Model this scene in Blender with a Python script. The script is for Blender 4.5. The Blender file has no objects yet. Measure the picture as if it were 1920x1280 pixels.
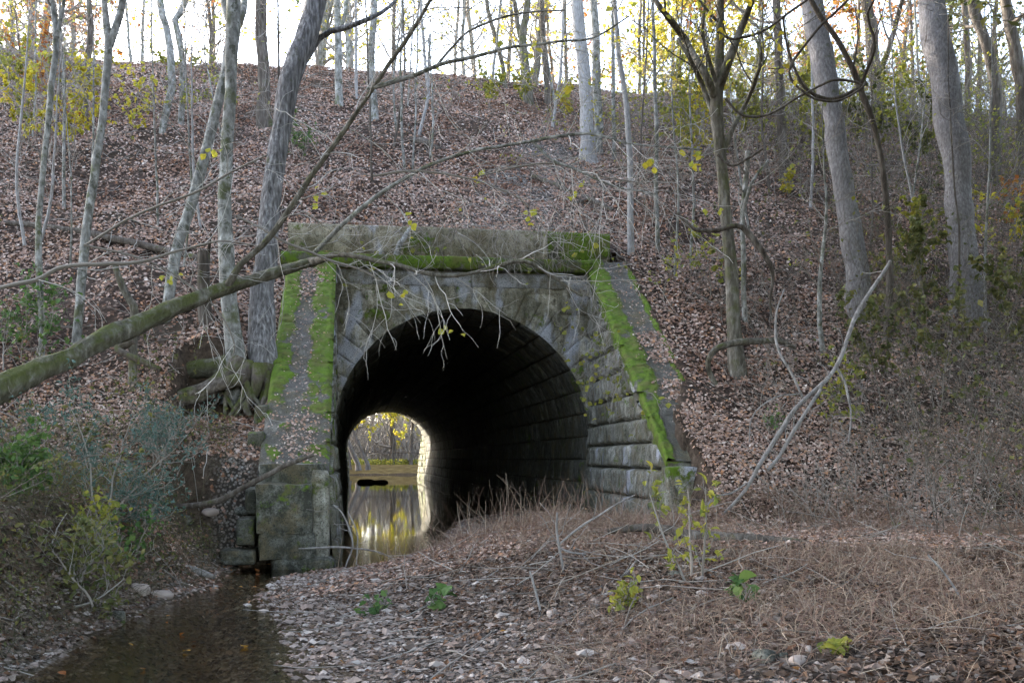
import bpy, math, random
import numpy as np
from mathutils import Vector
R = math.radians
C = bpy.context.scene.collection
SC = bpy.context.scene

# ------------------------------------------------------------------ camera, sky, sun, exposure
F, CX, CY, CAMZ = 1900.0, 960.0, 859.0, 1.35          # focal length in photo pixels, horizon row, eye height over the water
cam = bpy.data.objects.new('camera', bpy.data.cameras.new('camera')); C.objects.link(cam)
cam.location = (0, 0, CAMZ); cam.rotation_euler = (R(90), 0, 0)
cam.data.sensor_width = 36; cam.data.lens = 36 * F / 1920; cam.data.shift_y = (CY - 640) / 1920
cam.data.clip_start = 0.05; cam.data.clip_end = 3000
SC.camera = cam
SUN_EL, SUN_ROT = 13.5, -52
w = bpy.data.worlds.new('World'); SC.world = w; w.use_nodes = True
_s = w.node_tree.nodes.new('ShaderNodeTexSky'); _s.sky_type = 'NISHITA'; _s.sun_disc = False
_s.sun_elevation = R(SUN_EL); _s.sun_rotation = R(SUN_ROT); _s.air_density = 0.8; _s.dust_density = 1.6; _s.ozone_density = 0.7
_h = w.node_tree.nodes.new('ShaderNodeHueSaturation'); _h.inputs['Saturation'].default_value = .72
w.node_tree.links.new(_s.outputs[0], _h.inputs['Color']); w.node_tree.links.new(_h.outputs[0], w.node_tree.nodes['Background'].inputs[0])
w.node_tree.nodes['Background'].inputs[1].default_value = 0.15
sl = bpy.data.lights.new('sun', 'SUN'); sl.energy = 2.0; sl.angle = R(0.6); sl.color = (1, .93, .82)
so = bpy.data.objects.new('sun', sl); C.objects.link(so)
sv = Vector((math.sin(R(SUN_ROT)) * math.cos(R(SUN_EL)), math.cos(R(SUN_ROT)) * math.cos(R(SUN_EL)), math.sin(R(SUN_EL))))
so.rotation_euler = sv.to_track_quat('Z', 'Y').to_euler()
SC.view_settings.view_transform = 'Standard'; SC.view_settings.look = 'None'
SC.view_settings.exposure = 3.5; SC.view_settings.gamma = 1
SC.cycles.max_bounces = 6; SC.cycles.diffuse_bounces = 3; SC.cycles.transparent_max_bounces = 12
SC.cycles.glossy_bounces = 3; SC.cycles.caustics_reflective = False; SC.cycles.caustics_refractive = False
try: SC.cycles.use_denoising = True
except Exception: pass

# ------------------------------------------------------------------ frames
TH = math.atan(.158)                                    # the culvert's axis is turned this much from the view
E_, T_ = np.array([math.cos(TH), math.sin(TH)]), np.array([-math.sin(TH), math.cos(TH)])
O_ = np.array([-.93, 19.6])                             # middle of the culvert mouth
def l2w(a, b): return O_[0] + a * E_[0] + b * T_[0], O_[1] + a * E_[1] + b * T_[1]
def w2l(X, Y): return (X - O_[0]) * E_[0] + (Y - O_[1]) * E_[1], (X - O_[0]) * T_[0] + (Y - O_[1]) * T_[1]
def px(x, y, D): return np.array([(x - CX) / F * D, D, CAMZ - (y - CY) / F * D])

# ------------------------------------------------------------------ numpy noise
_rt = np.random.default_rng(5).random((256, 256))
def vn(x, y):
    x = np.asarray(x, float); y = np.asarray(y, float)
    xi = np.floor(x).astype(int); yi = np.floor(y).astype(int); fx = x - xi; fy = y - yi
    fx = fx * fx * (3 - 2 * fx); fy = fy * fy * (3 - 2 * fy)
    g = lambda i, j: _rt[i & 255, j & 255]
    return (g(xi, yi) * (1 - fx) + g(xi + 1, yi) * fx) * (1 - fy) + (g(xi, yi + 1) * (1 - fx) + g(xi + 1, yi + 1) * fx) * fy
def fbm(x, y, o=4):
    s = 0; a = .5
    for i in range(o): s = s + a * (vn(x * 2 ** i + 17 * i, y * 2 ** i + 5 * i) - .5); a *= .5
    return s
def ss(x, a, b):
    t = np.clip((x - a) / (b - a), 0, 1); return t * t * (3 - 2 * t)
def smax(a, b, k): return .5 * (a + b + np.sqrt((a - b) ** 2 + k * k))

# ------------------------------------------------------------------ terrain
def nar(b): return .48 * ss(-np.asarray(b, float), 4.0, 5.4)   # the slope buries the outer half of the right wing's foot
YS = [3, 5, 6, 8, 9.5, 10.6, 11.5, 12.4, 13.2, 14, 16, 18.2, 22, 30, 34]
LX = [-3.2, -3.05, -3.0, -3.2, -3.25, -3.15, -3.3, -3.4, -3.5, -3.6, -9, -9, -9, -12, -14]
RX = [-1.0, -1.2, -1.35, -1.85, -2.35, -2.6, -2.6, -2.15, -1.2, -.85, -.95, -1.1, -1.0, 1.0, 6]
def base(X, Y):
    L = np.interp(Y, YS, LX) + .12 * fbm(Y * 1.3, Y * 0 + 3); Rr = np.interp(Y, YS, RX) + .2 * fbm(Y * 1.7, Y * 0 + 9)
    dr = X - Rr; dl = L - X
    A = np.interp(Y, [3, 11, 14, 20, 27, 31], [.5, .5, .45, .3, .12, -.2])
    zr = .01 + A * ss(dr, 0, 3.2) + .14 * np.exp(-(((X - .3) / 1.5) ** 2 + ((Y - 12.3) / 1.3) ** 2)) * ss(dr, .5, 2.2)
    zl = .04 + .95 * ss(dl, 0, 1.1) + .35 * ss(dl, .9, 5)
    inb = np.minimum(-dr, -dl)
    zb = -.22 * ss(inb, 0, .6)
    z = np.where(dr > 0, zr, np.where(dl > 0, zl, zb))
    return z, dr, dl
def ground(X, Y):
    X = np.asarray(X, float); Y = np.asarray(Y, float)
    a, b = w2l(X, Y)
    z, dr, dl = base(X, Y)
    n = fbm(X * .45, Y * .45)
    top = 14.35 + .35 * vn(a * .08, b * 0) + .035 * np.clip(-a, -30, 60)
    fr = 5.28 + .62 * b - .25 * ss(-a, 3, 7) + .9 * n * ss(b, -9, -2) + .25 * fbm(X * 1.6, Y * 1.6)
    fr = fr - (np.where(a < 0, .24, .1 - .12 * ss(-b, 4, 5.5)) + .9 * n * ss(b, -9, -2)) * (1 - ss(np.abs(a), 3.3, 4.6)) * (1 - ss(b, -.5, 5))
    bk = top - .62 * (b - 29.5)
    e = np.minimum(fr, bk); e = -smax(-e, -top - .3 * n, .5)
    e = e - 20 * (1 - np.where(b < 20, 1, 1)) 
    # the creek cuts the toe of the slope
    cut = np.where(Y < 14.2, ss(dl, -.05, .85) * (dl > 0) + ss(dr, 1.3, 4.4) * (dr > 0), 1.)
    cut = np.where((b > -7.2) & (a > 2.3), np.maximum(cut, ss(a, 2.2, 2.5)), cut)
    cut = np.where((a < -2.7), np.maximum(cut, ss(b + .35 * fbm(X * 2, Y * 2), -6.9, -6.0)), cut)
    cut = np.where((np.abs(a) < np.where(a > 0, 3.2 + .05 * np.clip(b, -6.5, 0) - nar(b), 3.2)) & (b > -6.25 - .6 * (np.abs(a) < 2.6)) & (b < .3), 0, cut) * 1.0
    cut = np.where((np.abs(a) < 3.3) & (b > 43.6), 0, cut)
    e2 = np.where(cut < 1, -3 + (e + 3) * cut, e)
    pond = (np.abs(a) < 10) & (b > 43.5)
    zb = np.where(b > 20, .75 + .3 * n - 1.3 * ss(64.3 - b, 0, .3) * ss(10 - np.abs(a), 0, 1.) * (b > 43) , z)
    zz = smax(zb, e2, .18) - .02
    zz = np.where(np.abs(X) < 80, zz, zz)
    # the hollow washed out under the twin trees
    wob = .12 * fbm(X * 3, Y * 0 + 2)
    m = ss(X, -5.0, -4.7) * (1 - ss(a, -3.45, -3.3)) * ss(Y, 13.3, 13.9) * (1 - ss(Y + wob, 15.32, 15.5))
    cap = np.interp(Y, [13.3, 14.5, 14.8, 15.2, 15.8], [1.5, 1.93, 1.75, 1.55, 1.6])
    zz = np.where(m > 0, zz + (np.minimum(zz, cap) - zz) * m, zz)
    # small lumps
    zz = zz + .05 * fbm(X * 4, Y * 4, 3) * ss(np.abs(zz), 0, .4)
    return zz
def hit(x, y, d0=3.5, d1=60):
    D = np.linspace(d0, d1, 3000)
    X = (x - CX) / F * D; Z = CAMZ - (y - CY) / F * D
    g = ground(X, D); k = np.argmax(Z < g)
    if not (Z < g).any(): return 36.0
    return float(D[k])

# ------------------------------------------------------------------ mesh helpers
def mk(name, V, Fc, mat, parent=None, smooth=False, attrs=None):
    V = np.asarray(V, np.float32).reshape(-1, 3); me = bpy.data.meshes.new(name)
    if isinstance(Fc, np.ndarray): Fl = [Fc]
    else: Fl = [np.asarray(f, np.int32) for f in Fc if len(f)]
    nl = sum(f.size for f in Fl); npz = sum(len(f) for f in Fl)
    me.vertices.add(len(V)); me.vertices.foreach_set('co', V.ravel())
    me.loops.add(nl); me.polygons.add(npz)
    me.loops.foreach_set('vertex_index', np.concatenate([f.ravel() for f in Fl]).astype(np.int32))
    tot = np.concatenate([np.full(len(f), f.shape[1], np.int32) for f in Fl])
    st = np.concatenate([[0], np.cumsum(tot)[:-1]]).astype(np.int32)
    me.polygons.foreach_set('loop_start', st)
    me.polygons.foreach_set('use_smooth', np.full(npz, smooth, bool))
    for k, v in (attrs or {}).items():
        at = me.attributes.new(k, 'FLOAT', 'POINT'); at.data.foreach_set('value', np.asarray(v, np.float32))
    me.update(calc_edges=True); me.validate()
    me.materials.append(mat)
    o = bpy.data.objects.new(name, me); C.objects.link(o)
    if parent is not None: o.parent = parent
    return o
def tag(o, label=None, cat=None, group=None, kind=None):
    if label: o['label'] = label
    if cat: o['category'] = cat
    if group: o['group'] = group
    if kind: o['kind'] = kind
    return o
def empty(name, loc, rz=0):
    o = bpy.data.objects.new(name, None); C.objects.link(o); o.location = loc; o.rotation_euler = (0, 0, rz)
    o.empty_display_size = .2; return o
def put(o, parent):                                     # parent a mesh made in world coordinates, keeping it in place
    o.parent = parent
    o.matrix_parent_inverse = (parent_matrix(parent)).inverted(); return o
def parent_matrix(p):
    from mathutils import Matrix
    m = Matrix.Translation(p.location) @ p.rotation_euler.to_matrix().to_4x4()
    if p.parent: m = parent_matrix(p.parent) @ p.matrix_parent_inverse @ m
    return m
class Acc:
    def __init__(s): s.V = []; s.F4 = []; s.F3 = []; s.n = 0
    def add(s, V, F4=None, F3=None):
        V = np.asarray(V, float).reshape(-1, 3); s.V.append(V)
        if F4 is not None and len(F4): s.F4.append(np.asarray(F4) + s.n)
        if F3 is not None and len(F3): s.F3.append(np.asarray(F3) + s.n)
        s.n += len(V)
    def tubes(s, P, Rd, k=4, ref=None, ridge=None):
        P = np.asarray(P, float); Rd = np.asarray(Rd, float)
        if P.ndim == 2: P = P[None]; Rd = Rd[None]
        m, n, _ = P.shape
        T = np.gradient(P, axis=1); T /= np.linalg.norm(T, axis=2, keepdims=True) + 1e-9
        mean = T.mean(1); rf = np.where(np.abs(mean[:, 2:3]) > .6, np.array([[1., .3, 0]]), np.array([[0, 0.1, 1.]]))
        N = np.cross(T, rf[:, None, :]); N /= np.linalg.norm(N, axis=2, keepdims=True) + 1e-9
        B = np.cross(T, N)
        an = np.arange(k) * 2 * math.pi / k
        rr = Rd[:, :, None, None] * np.ones((1, 1, k, 1))
        if ridge is not None: rr = rr * ridge[:, :, :, None]
        V = P[:, :, None, :] + rr * (N[:, :, None, :] * np.cos(an)[None, None, :, None] + B[:, :, None, :] * np.sin(an)[None, None, :, None])
        i = np.arange(m)[:, None, None] * n * k; j = np.arange(n - 1)[None, :, None] * k; q = np.arange(k)[None, None, :]; q2 = (q + 1) % k
        f = np.stack([i + j + q, i + j + q2, i + j + k + q2, i + j + k + q], -1).reshape(-1, 4)
        F3 = None
        if k == 3:
            F3 = (np.arange(m)[:, None] * n * k + (n - 1) * k + np.arange(3)[None]).reshape(-1, 3)
        s.add(V.reshape(-1, 3), f, F3)
    def build(s, name, mat, parent=None, smooth=True, world=True):
        o = mk(name, np.concatenate(s.V), [np.concatenate(s.F4) if s.F4 else np.zeros((0, 4), int), np.concatenate(s.F3) if s.F3 else np.zeros((0, 3), int)], mat, None, smooth)
        if parent is not None:
            if world: put(o, parent)
            else: o.parent = parent
        return o
def leafmesh(P, size, rng, N=None, tilt=1., asp=.6, fold=.25):
    """P (n,3) centres, size (n): folded four-corner leaves"""
    n = len(P)
    big = n < 7000
    if N is None: N = rng.normal(size=(n, 3))
    else: N = N + rng.normal(size=(n, 3)) * tilt
    N /= np.linalg.norm(N, axis=1, keepdims=True)
    A = np.cross(N, rng.normal(size=(n, 3))); A /= np.linalg.norm(A, axis=1, keepdims=True) + 1e-9
    B = np.cross(N, A); s = np.asarray(size)[:, None]
    w_ = asp * (0.7 + .6 * rng.random((n, 1)))
    fd = fold * (rng.random((n, 1)) * 1.4 - .3)
    V = np.stack([P - A * s * .5, P + B * s * w_ * .5 + N * s * fd - A * s * .08, P + A * s * .5 + N * s * fd * .5, P - B * s * w_ * .5 + N * s * fd - A * s * .08], 1).reshape(-1, 3)
    if big:
        uu = np.array([-.5, -.32, -.1, .12, .33, .5, .33, .12, -.1, -.32]); vv = np.array([0, .3, .46, .4, .2, 0, -.2, -.4, -.46, -.3])
        rg_ = 1 + .22 * rng.normal(size=(n, 10)).clip(-1.5, 1.5); rg_[:, 0] = 1; rg_[:, 5] = 1
        ring = P[:, None] + A[:, None] * (uu[None, :, None] * s[:, None]) + B[:, None] * ((vv * rg_)[:, :, None] * s[:, None] * (w_ * 1.15)[:, None]) + N[:, None] * (np.abs(vv)[None, :, None] * s[:, None] * fd[:, None] * 1.6) - N[:, None] * ((uu ** 2)[None, :, None] * s[:, None] * .5)
        V = np.concatenate([P[:, None], ring], 1).reshape(-1, 3); i = np.arange(n)[:, None, None] * 11; q = np.arange(10)
        return V, (i + np.stack([np.zeros(10, int), 1 + q, 1 + (q + 1) % 10], -1)[None]).reshape(-1, 3)
    i = np.arange(n)[:, None] * 4
    return V, np.concatenate([i + np.array([[0, 1, 2]]), i + np.array([[0, 2, 3]])])
def spline(pts, n):
    pts = np.asarray(pts, float); m = len(pts)
    d = np.r_[0, np.cumsum(np.linalg.norm(np.diff(pts[:, :3], axis=0), axis=1))]
    t = np.linspace(0, d[-1], n); P = np.vstack([2 * pts[0] - pts[1], pts, 2 * pts[-1] - pts[-2]])
    k = np.clip(np.searchsorted(d, t, side='right') - 1, 0, m - 2); u = ((t - d[k]) / (d[k + 1] - d[k]))[:, None]
    p0, p1, p2, p3 = P[k], P[k + 1], P[k + 2], P[k + 3]
    return .5 * (2 * p1 + (p2 - p0) * u + (2 * p0 - 5 * p1 + 4 * p2 - p3) * u ** 2 + (3 * p1 - p0 - 3 * p2 + p3) * u ** 3)
def grow(rng, P, Rd, kids, t0, t1, ln, rr, ang=.9, up=.15, wob=.25, n=7, lnj=.4):
    """children branches off parents P (m,n0,3)"""
    m, n0, _ = P.shape; K = m * kids; pi = np.repeat(np.arange(m), kids)
    t = (t0 + (t1 - t0) * ((np.tile(np.arange(kids), m) + rng.random(K)) / kids)) * (n0 - 1)
    k = np.clip(t.astype(int), 0, n0 - 2); u = (t - k)[:, None]
    S = P[pi, k] * (1 - u) + P[pi, k + 1] * u; T = P[pi, k + 1] - P[pi, k]; T /= np.linalg.norm(T, axis=1, keepdims=True) + 1e-9
    r0 = (Rd[pi, k] * (1 - u[:, 0]) + Rd[pi, k + 1] * u[:, 0]) * rr
    Q = rng.normal(size=(K, 3)); Q -= (Q * T).sum(1, keepdims=True) * T; Q /= np.linalg.norm(Q, axis=1, keepdims=True)
    a = ang * (.6 + .8 * rng.random((K, 1)))
    Dv = T * np.cos(a) + Q * np.sin(a)
    L = np.asarray(ln) * (1 - lnj + 2 * lnj * rng.random(K)); L = L[:, None] / (n - 1)
    out = [S]
    for i in range(n - 1):
        Dv = Dv + rng.normal(size=(K, 3)) * wob + np.array([0, 0, up]); Dv /= np.linalg.norm(Dv, axis=1, keepdims=True)
        out.append(out[-1] + Dv * L)
    Rc = r0[:, None] * np.linspace(1, .25, n)[None]
    return np.stack(out, 1), Rc

# ------------------------------------------------------------------ materials
def newmat(name):
    m = bpy.data.materials.new(name); m.use_nodes = True; nt = m.node_tree
    return m, nt, nt.nodes['Principled BSDF']
def nd(nt, t, **kw):
    n = nt.nodes.new(t)
    for k, v in kw.items():
        if isinstance(k, str) and k.startswith('i_'): n.inputs[k[2:]].default_value = v
        else: setattr(n, k, v)
    return n
def ramp(nt, src, stops, interp='LINEAR'):
    r = nt.nodes.new('ShaderNodeValToRGB'); r.color_ramp.interpolation = interp
    e = r.color_ramp.elements
    while len(e) < len(stops): e.new(.5)
    for x, (p, c) in zip(e, stops):
        x.position = p; x.color = (c, c, c, 1) if isinstance(c, (int, float)) else (*c, 1)
    nt.links.new(src, r.inputs[0]); return r.outputs[0]
def noise(nt, vec, scale, detail=4, rough=.6, out='Fac'):
    n = nt.nodes.new('ShaderNodeTexNoise'); n.inputs['Scale'].default_value = scale; n.inputs['Detail'].default_value = detail
    n.inputs['Roughness'].default_value = rough; nt.links.new(vec, n.inputs['Vector']); return n.outputs[out]
def mapping(nt, vec, scale=(1, 1, 1), rot=(0, 0, 0)):
    m = nt.nodes.new('ShaderNodeMapping'); m.inputs['Scale'].default_value = scale; m.inputs['Rotation'].default_value = rot
    nt.links.new(vec, m.inputs[0]); return m.outputs[0]
def mix(nt, f, a, b, mode='MIX'):
    m = nt.nodes.new('ShaderNodeMix'); m.data_type = 'RGBA'; m.blend_type = mode
    for s, v in ((m.inputs[0], f), (m.inputs[6], a), (m.inputs[7], b)):
        if hasattr(v, 'links'): nt.links.new(v, s)
        elif isinstance(v, (int, float)): s.default_value = v
        else: s.default_value = (*v, 1)
    return m.outputs[2]
def math_(nt, op, a, b=0.0, clamp=False):
    m = nt.nodes.new('ShaderNodeMath'); m.operation = op; m.use_clamp = clamp
    for s, v in ((m.inputs[0], a), (m.inputs[1], b)):
        if hasattr(v, 'links'): nt.links.new(v, s)
        else: s.default_value = v
    return m.outputs[0]
def bump(nt, bs, h, strength=.5, dist=.02, prev=None):
    b = nt.nodes.new('ShaderNodeBump'); b.inputs['Strength'].default_value = strength; b.inputs['Distance'].default_value = dist
    nt.links.new(h, b.inputs['Height'])
    if prev: nt.links.new(prev, b.inputs['Normal'])
    nt.links.new(b.outputs[0], bs.inputs['Normal']); return b.outputs[0]
def coord(nt, which='Object'): return nt.nodes.new('ShaderNodeTexCoord').outputs[which]
def attr(nt, name): a = nt.nodes.new('ShaderNodeAttribute'); a.attribute_name = name; return a.outputs['Fac']
def setb(bs, rough=.9, spec=.2): bs.inputs['Roughness'].default_value = rough; bs.inputs['Specular IOR Level'].default_value = spec

def mat_leaf(name, cols, trans=.0, rough=.7):
    m, nt, bs = newmat(name); g = nt.nodes.new('ShaderNodeNewGeometry')
    st = [(i / max(1, len(cols) - 1), c) for i, c in enumerate(cols)]
    c = ramp(nt, g.outputs['Random Per Island'], st)
    nt.links.new(c, bs.inputs['Base Color']); setb(bs, rough, .25)
    if trans:
        t = nt.nodes.new('ShaderNodeBsdfTranslucent'); nt.links.new(c, t.inputs[0])
        mx = nt.nodes.new('ShaderNodeMixShader'); mx.inputs[0].default_value = trans
        nt.links.new(bs.outputs[0], mx.inputs[1]); nt.links.new(t.outputs[0], mx.inputs[2])
        nt.links.new(mx.outputs[0], nt.nodes['Material Output'].inputs[0])
    return m
def mat_bark(name, dark, mid, light, moss=0., stretch=.18, scale=14, dist=.03, blotch=None):
    m, nt, bs = newmat(name); co = coord(nt); v = mapping(nt, co, (1, 1, stretch))
    n1 = noise(nt, v, scale, 6, .65); n2 = noise(nt, co, 2.2, 4, .6); n3 = noise(nt, v, scale * 3.3, 4, .6)
    c = ramp(nt, n1, [(.32, dark), (.5, mid), (.68, light)])
    c = mix(nt, ramp(nt, n2, [(.35, 0.), (.7, .6)]), c, tuple(x * .55 for x in mid))
    if blotch: c = mix(nt, ramp(nt, noise(nt, co, 6, 5, .7), [(.55, 0.), (.6, .8)]), c, blotch)
    if moss:
        mm = ramp(nt, noise(nt, co, 3.5, 5, .65), [(.62 - moss * .5, 0.), (.72 - moss * .4, 1.)])
        g = nt.nodes.new('ShaderNodeNewGeometry'); sx = nt.nodes.new('ShaderNodeSeparateXYZ'); nt.links.new(g.outputs['Normal'], sx.inputs[0])
        up = ramp(nt, math_(nt, 'ADD', math_(nt, 'MULTIPLY', sx.outputs[2], .5), .5), [(.3, .15), (.7, 1.)])
        c = mix(nt, math_(nt, 'MULTIPLY', mm, up), c, mix(nt, n3, (.04, .05, .015), (.13, .14, .045)))
    nt.links.new(c, bs.inputs['Base Color']); setb(bs, .9, .15)
    bump(nt, bs, math_(nt, 'ADD', n1, math_(nt, 'MULTIPLY', n3, .4)), 1., dist)
    return m
def mat_stone(name, dark=(.05, .05, .045), mid=(.17, .165, .15), light=(.33, .33, .33), moss=.0, white=0., streak=1., attrmoss=False, brown=.8):
    m, nt, bs = newmat(name); co = coord(nt)
    fine = noise(nt, co, 38, 6, .7); med = noise(nt, co, 7, 6, .65); big = noise(nt, co, 1.3, 4, .6)
    st = noise(nt, mapping(nt, co, (1, 1, .12)), 9, 5, .65)
    f = math_(nt, 'ADD', math_(nt, 'MULTIPLY', med, .45), math_(nt, 'ADD', math_(nt, 'MULTIPLY', fine, .25), math_(nt, 'MULTIPLY', st, .3 * streak)))
    c = ramp(nt, f, [(.4, dark), (.5, mid), (.61, light)])
    g = nt.nodes.new('ShaderNodeNewGeometry')
    rnd = ramp(nt, g.outputs['Random Per Island'], [(0, .68), (1, 1.15)])
    c = mix(nt, 1., c, rnd, 'MULTIPLY')
    c = mix(nt, ramp(nt, big, [(.4, .0), (.62, .65)]), c, mix(nt, fine, (.045, .045, .03), (.13, .125, .085)))
    c = mix(nt, ramp(nt, noise(nt, co, 2.6, 5, .7), [(.52, 0.), (.62, .7 * brown)]), c, mix(nt, med, (.07, .055, .03), (.24, .19, .11)))
    if white: c = mix(nt, ramp(nt, noise(nt, mapping(nt, co, (1, 1, .45)), 1.7, 4, .55), [(.60 - .12 * white, 0.), (.66 - .1 * white, .8)]), c, mix(nt, fine, (.3, .31, .36), (.5, .51, .58)))
    sp = ramp(nt, noise(nt, co, 60, 2, .5), [(.36, .7), (.44, 0.)]); c = mix(nt, sp, c, (.03, .032, .028))
    if moss or attrmoss:
        nm = noise(nt, co, 5, 6, .7)
        if attrmoss: mm = ramp(nt, math_(nt, 'ADD', attr(nt, 'moss'), math_(nt, 'MULTIPLY', math_(nt, 'SUBTRACT', nm, .5), 2.2)), [(.4, 0.), (.62, 1.)])
        else:
            mm = ramp(nt, math_(nt, 'ADD', nm, math_(nt, 'MULTIPLY', math_(nt, 'SUBTRACT', noise(nt, co, .9, 3, .5), .5), .8)), [(.66 - .3 * moss, 0.), (.76 - .3 * moss, 1.)])
        mc = mix(nt, noise(nt, co, 25, 4, .7), (.035, .068, .008), (.16, .25, .025))
        mc = mix(nt, ramp(nt, noise(nt, co, 3.1, 5, .7), [(.45, 0.), (.63, .75)]), mc, (.12, .11, .04))
        mc = mix(nt, ramp(nt, noise(nt, co, 11, 4, .7), [(.35, .6), (.5, 0.)]), mc, (.03, .04, .012))
        c = mix(nt, mm, c, mc)
        f = math_(nt, 'ADD', f, math_(nt, 'MULTIPLY', mm, .35))
    nt.links.new(c, bs.inputs['Base Color']); setb(bs, .9, .2)
    bump(nt, bs, math_(nt, 'ADD', f, math_(nt, 'MULTIPLY', noise(nt, co, 90, 3, .6), .25)), .9, .03)
    return m

M = {}
M['damp'] = mat_leaf('damp leaf litter', [(.03, .02, .015), (.11, .07, .05), (.06, .038, .028), (.22, .165, .135), (.08, .048, .033), (.3, .245, .21), (.04, .027, .02), (.16, .1, .065), (.13, .06, .03), (.1, .07, .055)])  # darker copy of the litter: foreground shade put into the leaf colour
M['rlitter'] = mat_leaf('reddish matted leaf litter', [(.09, .05, .035), (.24, .13, .09), (.15, .08, .055), (.34, .2, .145), (.2, .1, .065), (.46, .33, .26), (.12, .065, .045), (.36, .17, .09)])
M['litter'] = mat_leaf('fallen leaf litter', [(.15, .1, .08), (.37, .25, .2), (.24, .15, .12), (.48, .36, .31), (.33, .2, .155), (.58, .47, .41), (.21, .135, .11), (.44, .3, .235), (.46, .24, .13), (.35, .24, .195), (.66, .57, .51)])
M['yellow'] = mat_leaf('yellow leaves', [(.42, .33, .03), (.58, .5, .06), (.33, .36, .06), (.62, .46, .04)], .45)
M['ygreen'] = mat_leaf('yellow green leaves', [(.22, .24, .05), (.38, .36, .06), (.16, .2, .05), (.45, .38, .06)], .45)
M['orange'] = mat_leaf('orange leaves', [(.42, .16, .03), (.3, .1, .03), (.5, .27, .05), (.22, .09, .04)], .4)
M['olive'] = mat_leaf('olive leaves', [(.08, .1, .035), (.14, .15, .05), (.2, .18, .06), (.06, .08, .03)], .3)
M['green'] = mat_leaf('green leaves', [(.05, .1, .03), (.09, .17, .05), (.14, .2, .05)], .3)
M['teal'] = mat_leaf('blue green leaves', [(.05, .09, .075), (.09, .15, .13), (.13, .2, .18), (.06, .1, .07)], .2)
M['dryg'] = mat_leaf('dry grass', [(.16, .095, .07), (.3, .22, .16), (.2, .12, .09), (.38, .31, .24), (.12, .07, .055), (.24, .15, .12)])
M['oliveg'] = mat_leaf('tangled bank grass', [(.05, .055, .03), (.13, .1, .07), (.075, .065, .042), (.18, .145, .1), (.045, .06, .03)])
M['twig'] = mat_leaf('grey twigs', [(.22, .2, .18), (.36, .33, .3), (.14, .12, .1), (.3, .26, .23)])
M['ptwig'] = mat_leaf('pale twigs', [(.45, .43, .41), (.6, .57, .55), (.36, .34, .31), (.5, .48, .46)])
M['twigd'] = mat_leaf('brown twigs', [(.1, .08, .065), (.18, .15, .12), (.07, .055, .045), (.14, .12, .1)])
M['rock'] = mat_leaf('pebbles', [(.16, .12, .105), (.33, .27, .24), (.12, .09, .075), (.28, .2, .165), (.48, .43, .4), (.2, .14, .11), (.27, .235, .22)])
M['birch'] = mat_bark('pale mottled bark', (.07, .07, .06), (.27, .265, .25), (.55, .55, .54), .16, .55, 11, .02, (.07, .075, .05))
M['grey'] = mat_bark('furrowed grey bark', (.05, .045, .045), (.24, .23, .235), (.56, .55, .57), .05, .14, 26, .06)
M['smooth'] = mat_bark('fine mottled grey bark', (.12, .11, .11), (.25, .235, .235), (.4, .38, .39), .04, .4, 34, .02)
M['dark'] = mat_bark('dark brown bark', (.04, .033, .028), (.12, .1, .085), (.22, .2, .18), .1, .15, 16, .03)
M['pale'] = mat_bark('smooth pale bark', (.2, .19, .18), (.36, .35, .35), (.48, .47, .48), .0, .3, 30, .01)
M['mossy'] = mat_bark('mossy bark', (.05, .045, .035), (.15, .135, .11), (.3, .28, .25), .2, .3, 16, .03)
M['mosslog'] = mat_bark('moss covered log bark', (.05, .045, .035), (.15, .14, .11), (.3, .29, .26), .42, .5, 12, .04)
M['root'] = mat_bark('root bark', (.05, .04, .035), (.15, .125, .105), (.28, .25, .22), .35, .4, 14, .03)
M['deadwood'] = mat_bark('weathered deadwood', (.12, .11, .1), (.28, .26, .25), (.42, .4, .39), .0, .2, 18, .015)
M['barrel'] = mat_stone('shade-darkened barrel stone', (.025, .025, .022), (.13, .125, .11), (.28, .275, .255), .05, 0)  # stone colours lowered, the tunnel's inner shade painted in
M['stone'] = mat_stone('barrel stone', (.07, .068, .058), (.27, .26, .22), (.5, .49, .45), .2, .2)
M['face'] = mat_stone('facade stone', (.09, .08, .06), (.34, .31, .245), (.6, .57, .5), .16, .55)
M['string'] = mat_stone('string course stone', (.1, .095, .085), (.33, .32, .3), (.5, .5, .54), .05, 1.)
M['parapet'] = mat_stone('parapet stone', (.1, .085, .055), (.34, .3, .22), (.55, .5, .4), .3, .1)
M['ledge'] = mat_stone('mossy ledge', (.05, .05, .04), (.12, .115, .09), (.22, .21, .19), .85, 0)
M['coping'] = mat_stone('wing coping', (.14, .13, .12), (.36, .34, .31), (.52, .5, .47), 0, 0, .3, True)
M['block'] = mat_stone('end block stone', (.05, .052, .045), (.25, .25, .225), (.56, .56, .54), .05, .0, .6)
M['farstone'] = mat_stone('far wing stone', (.05, .045, .03), (.13, .12, .08), (.22, .2, .15), .35, 0)

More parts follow.
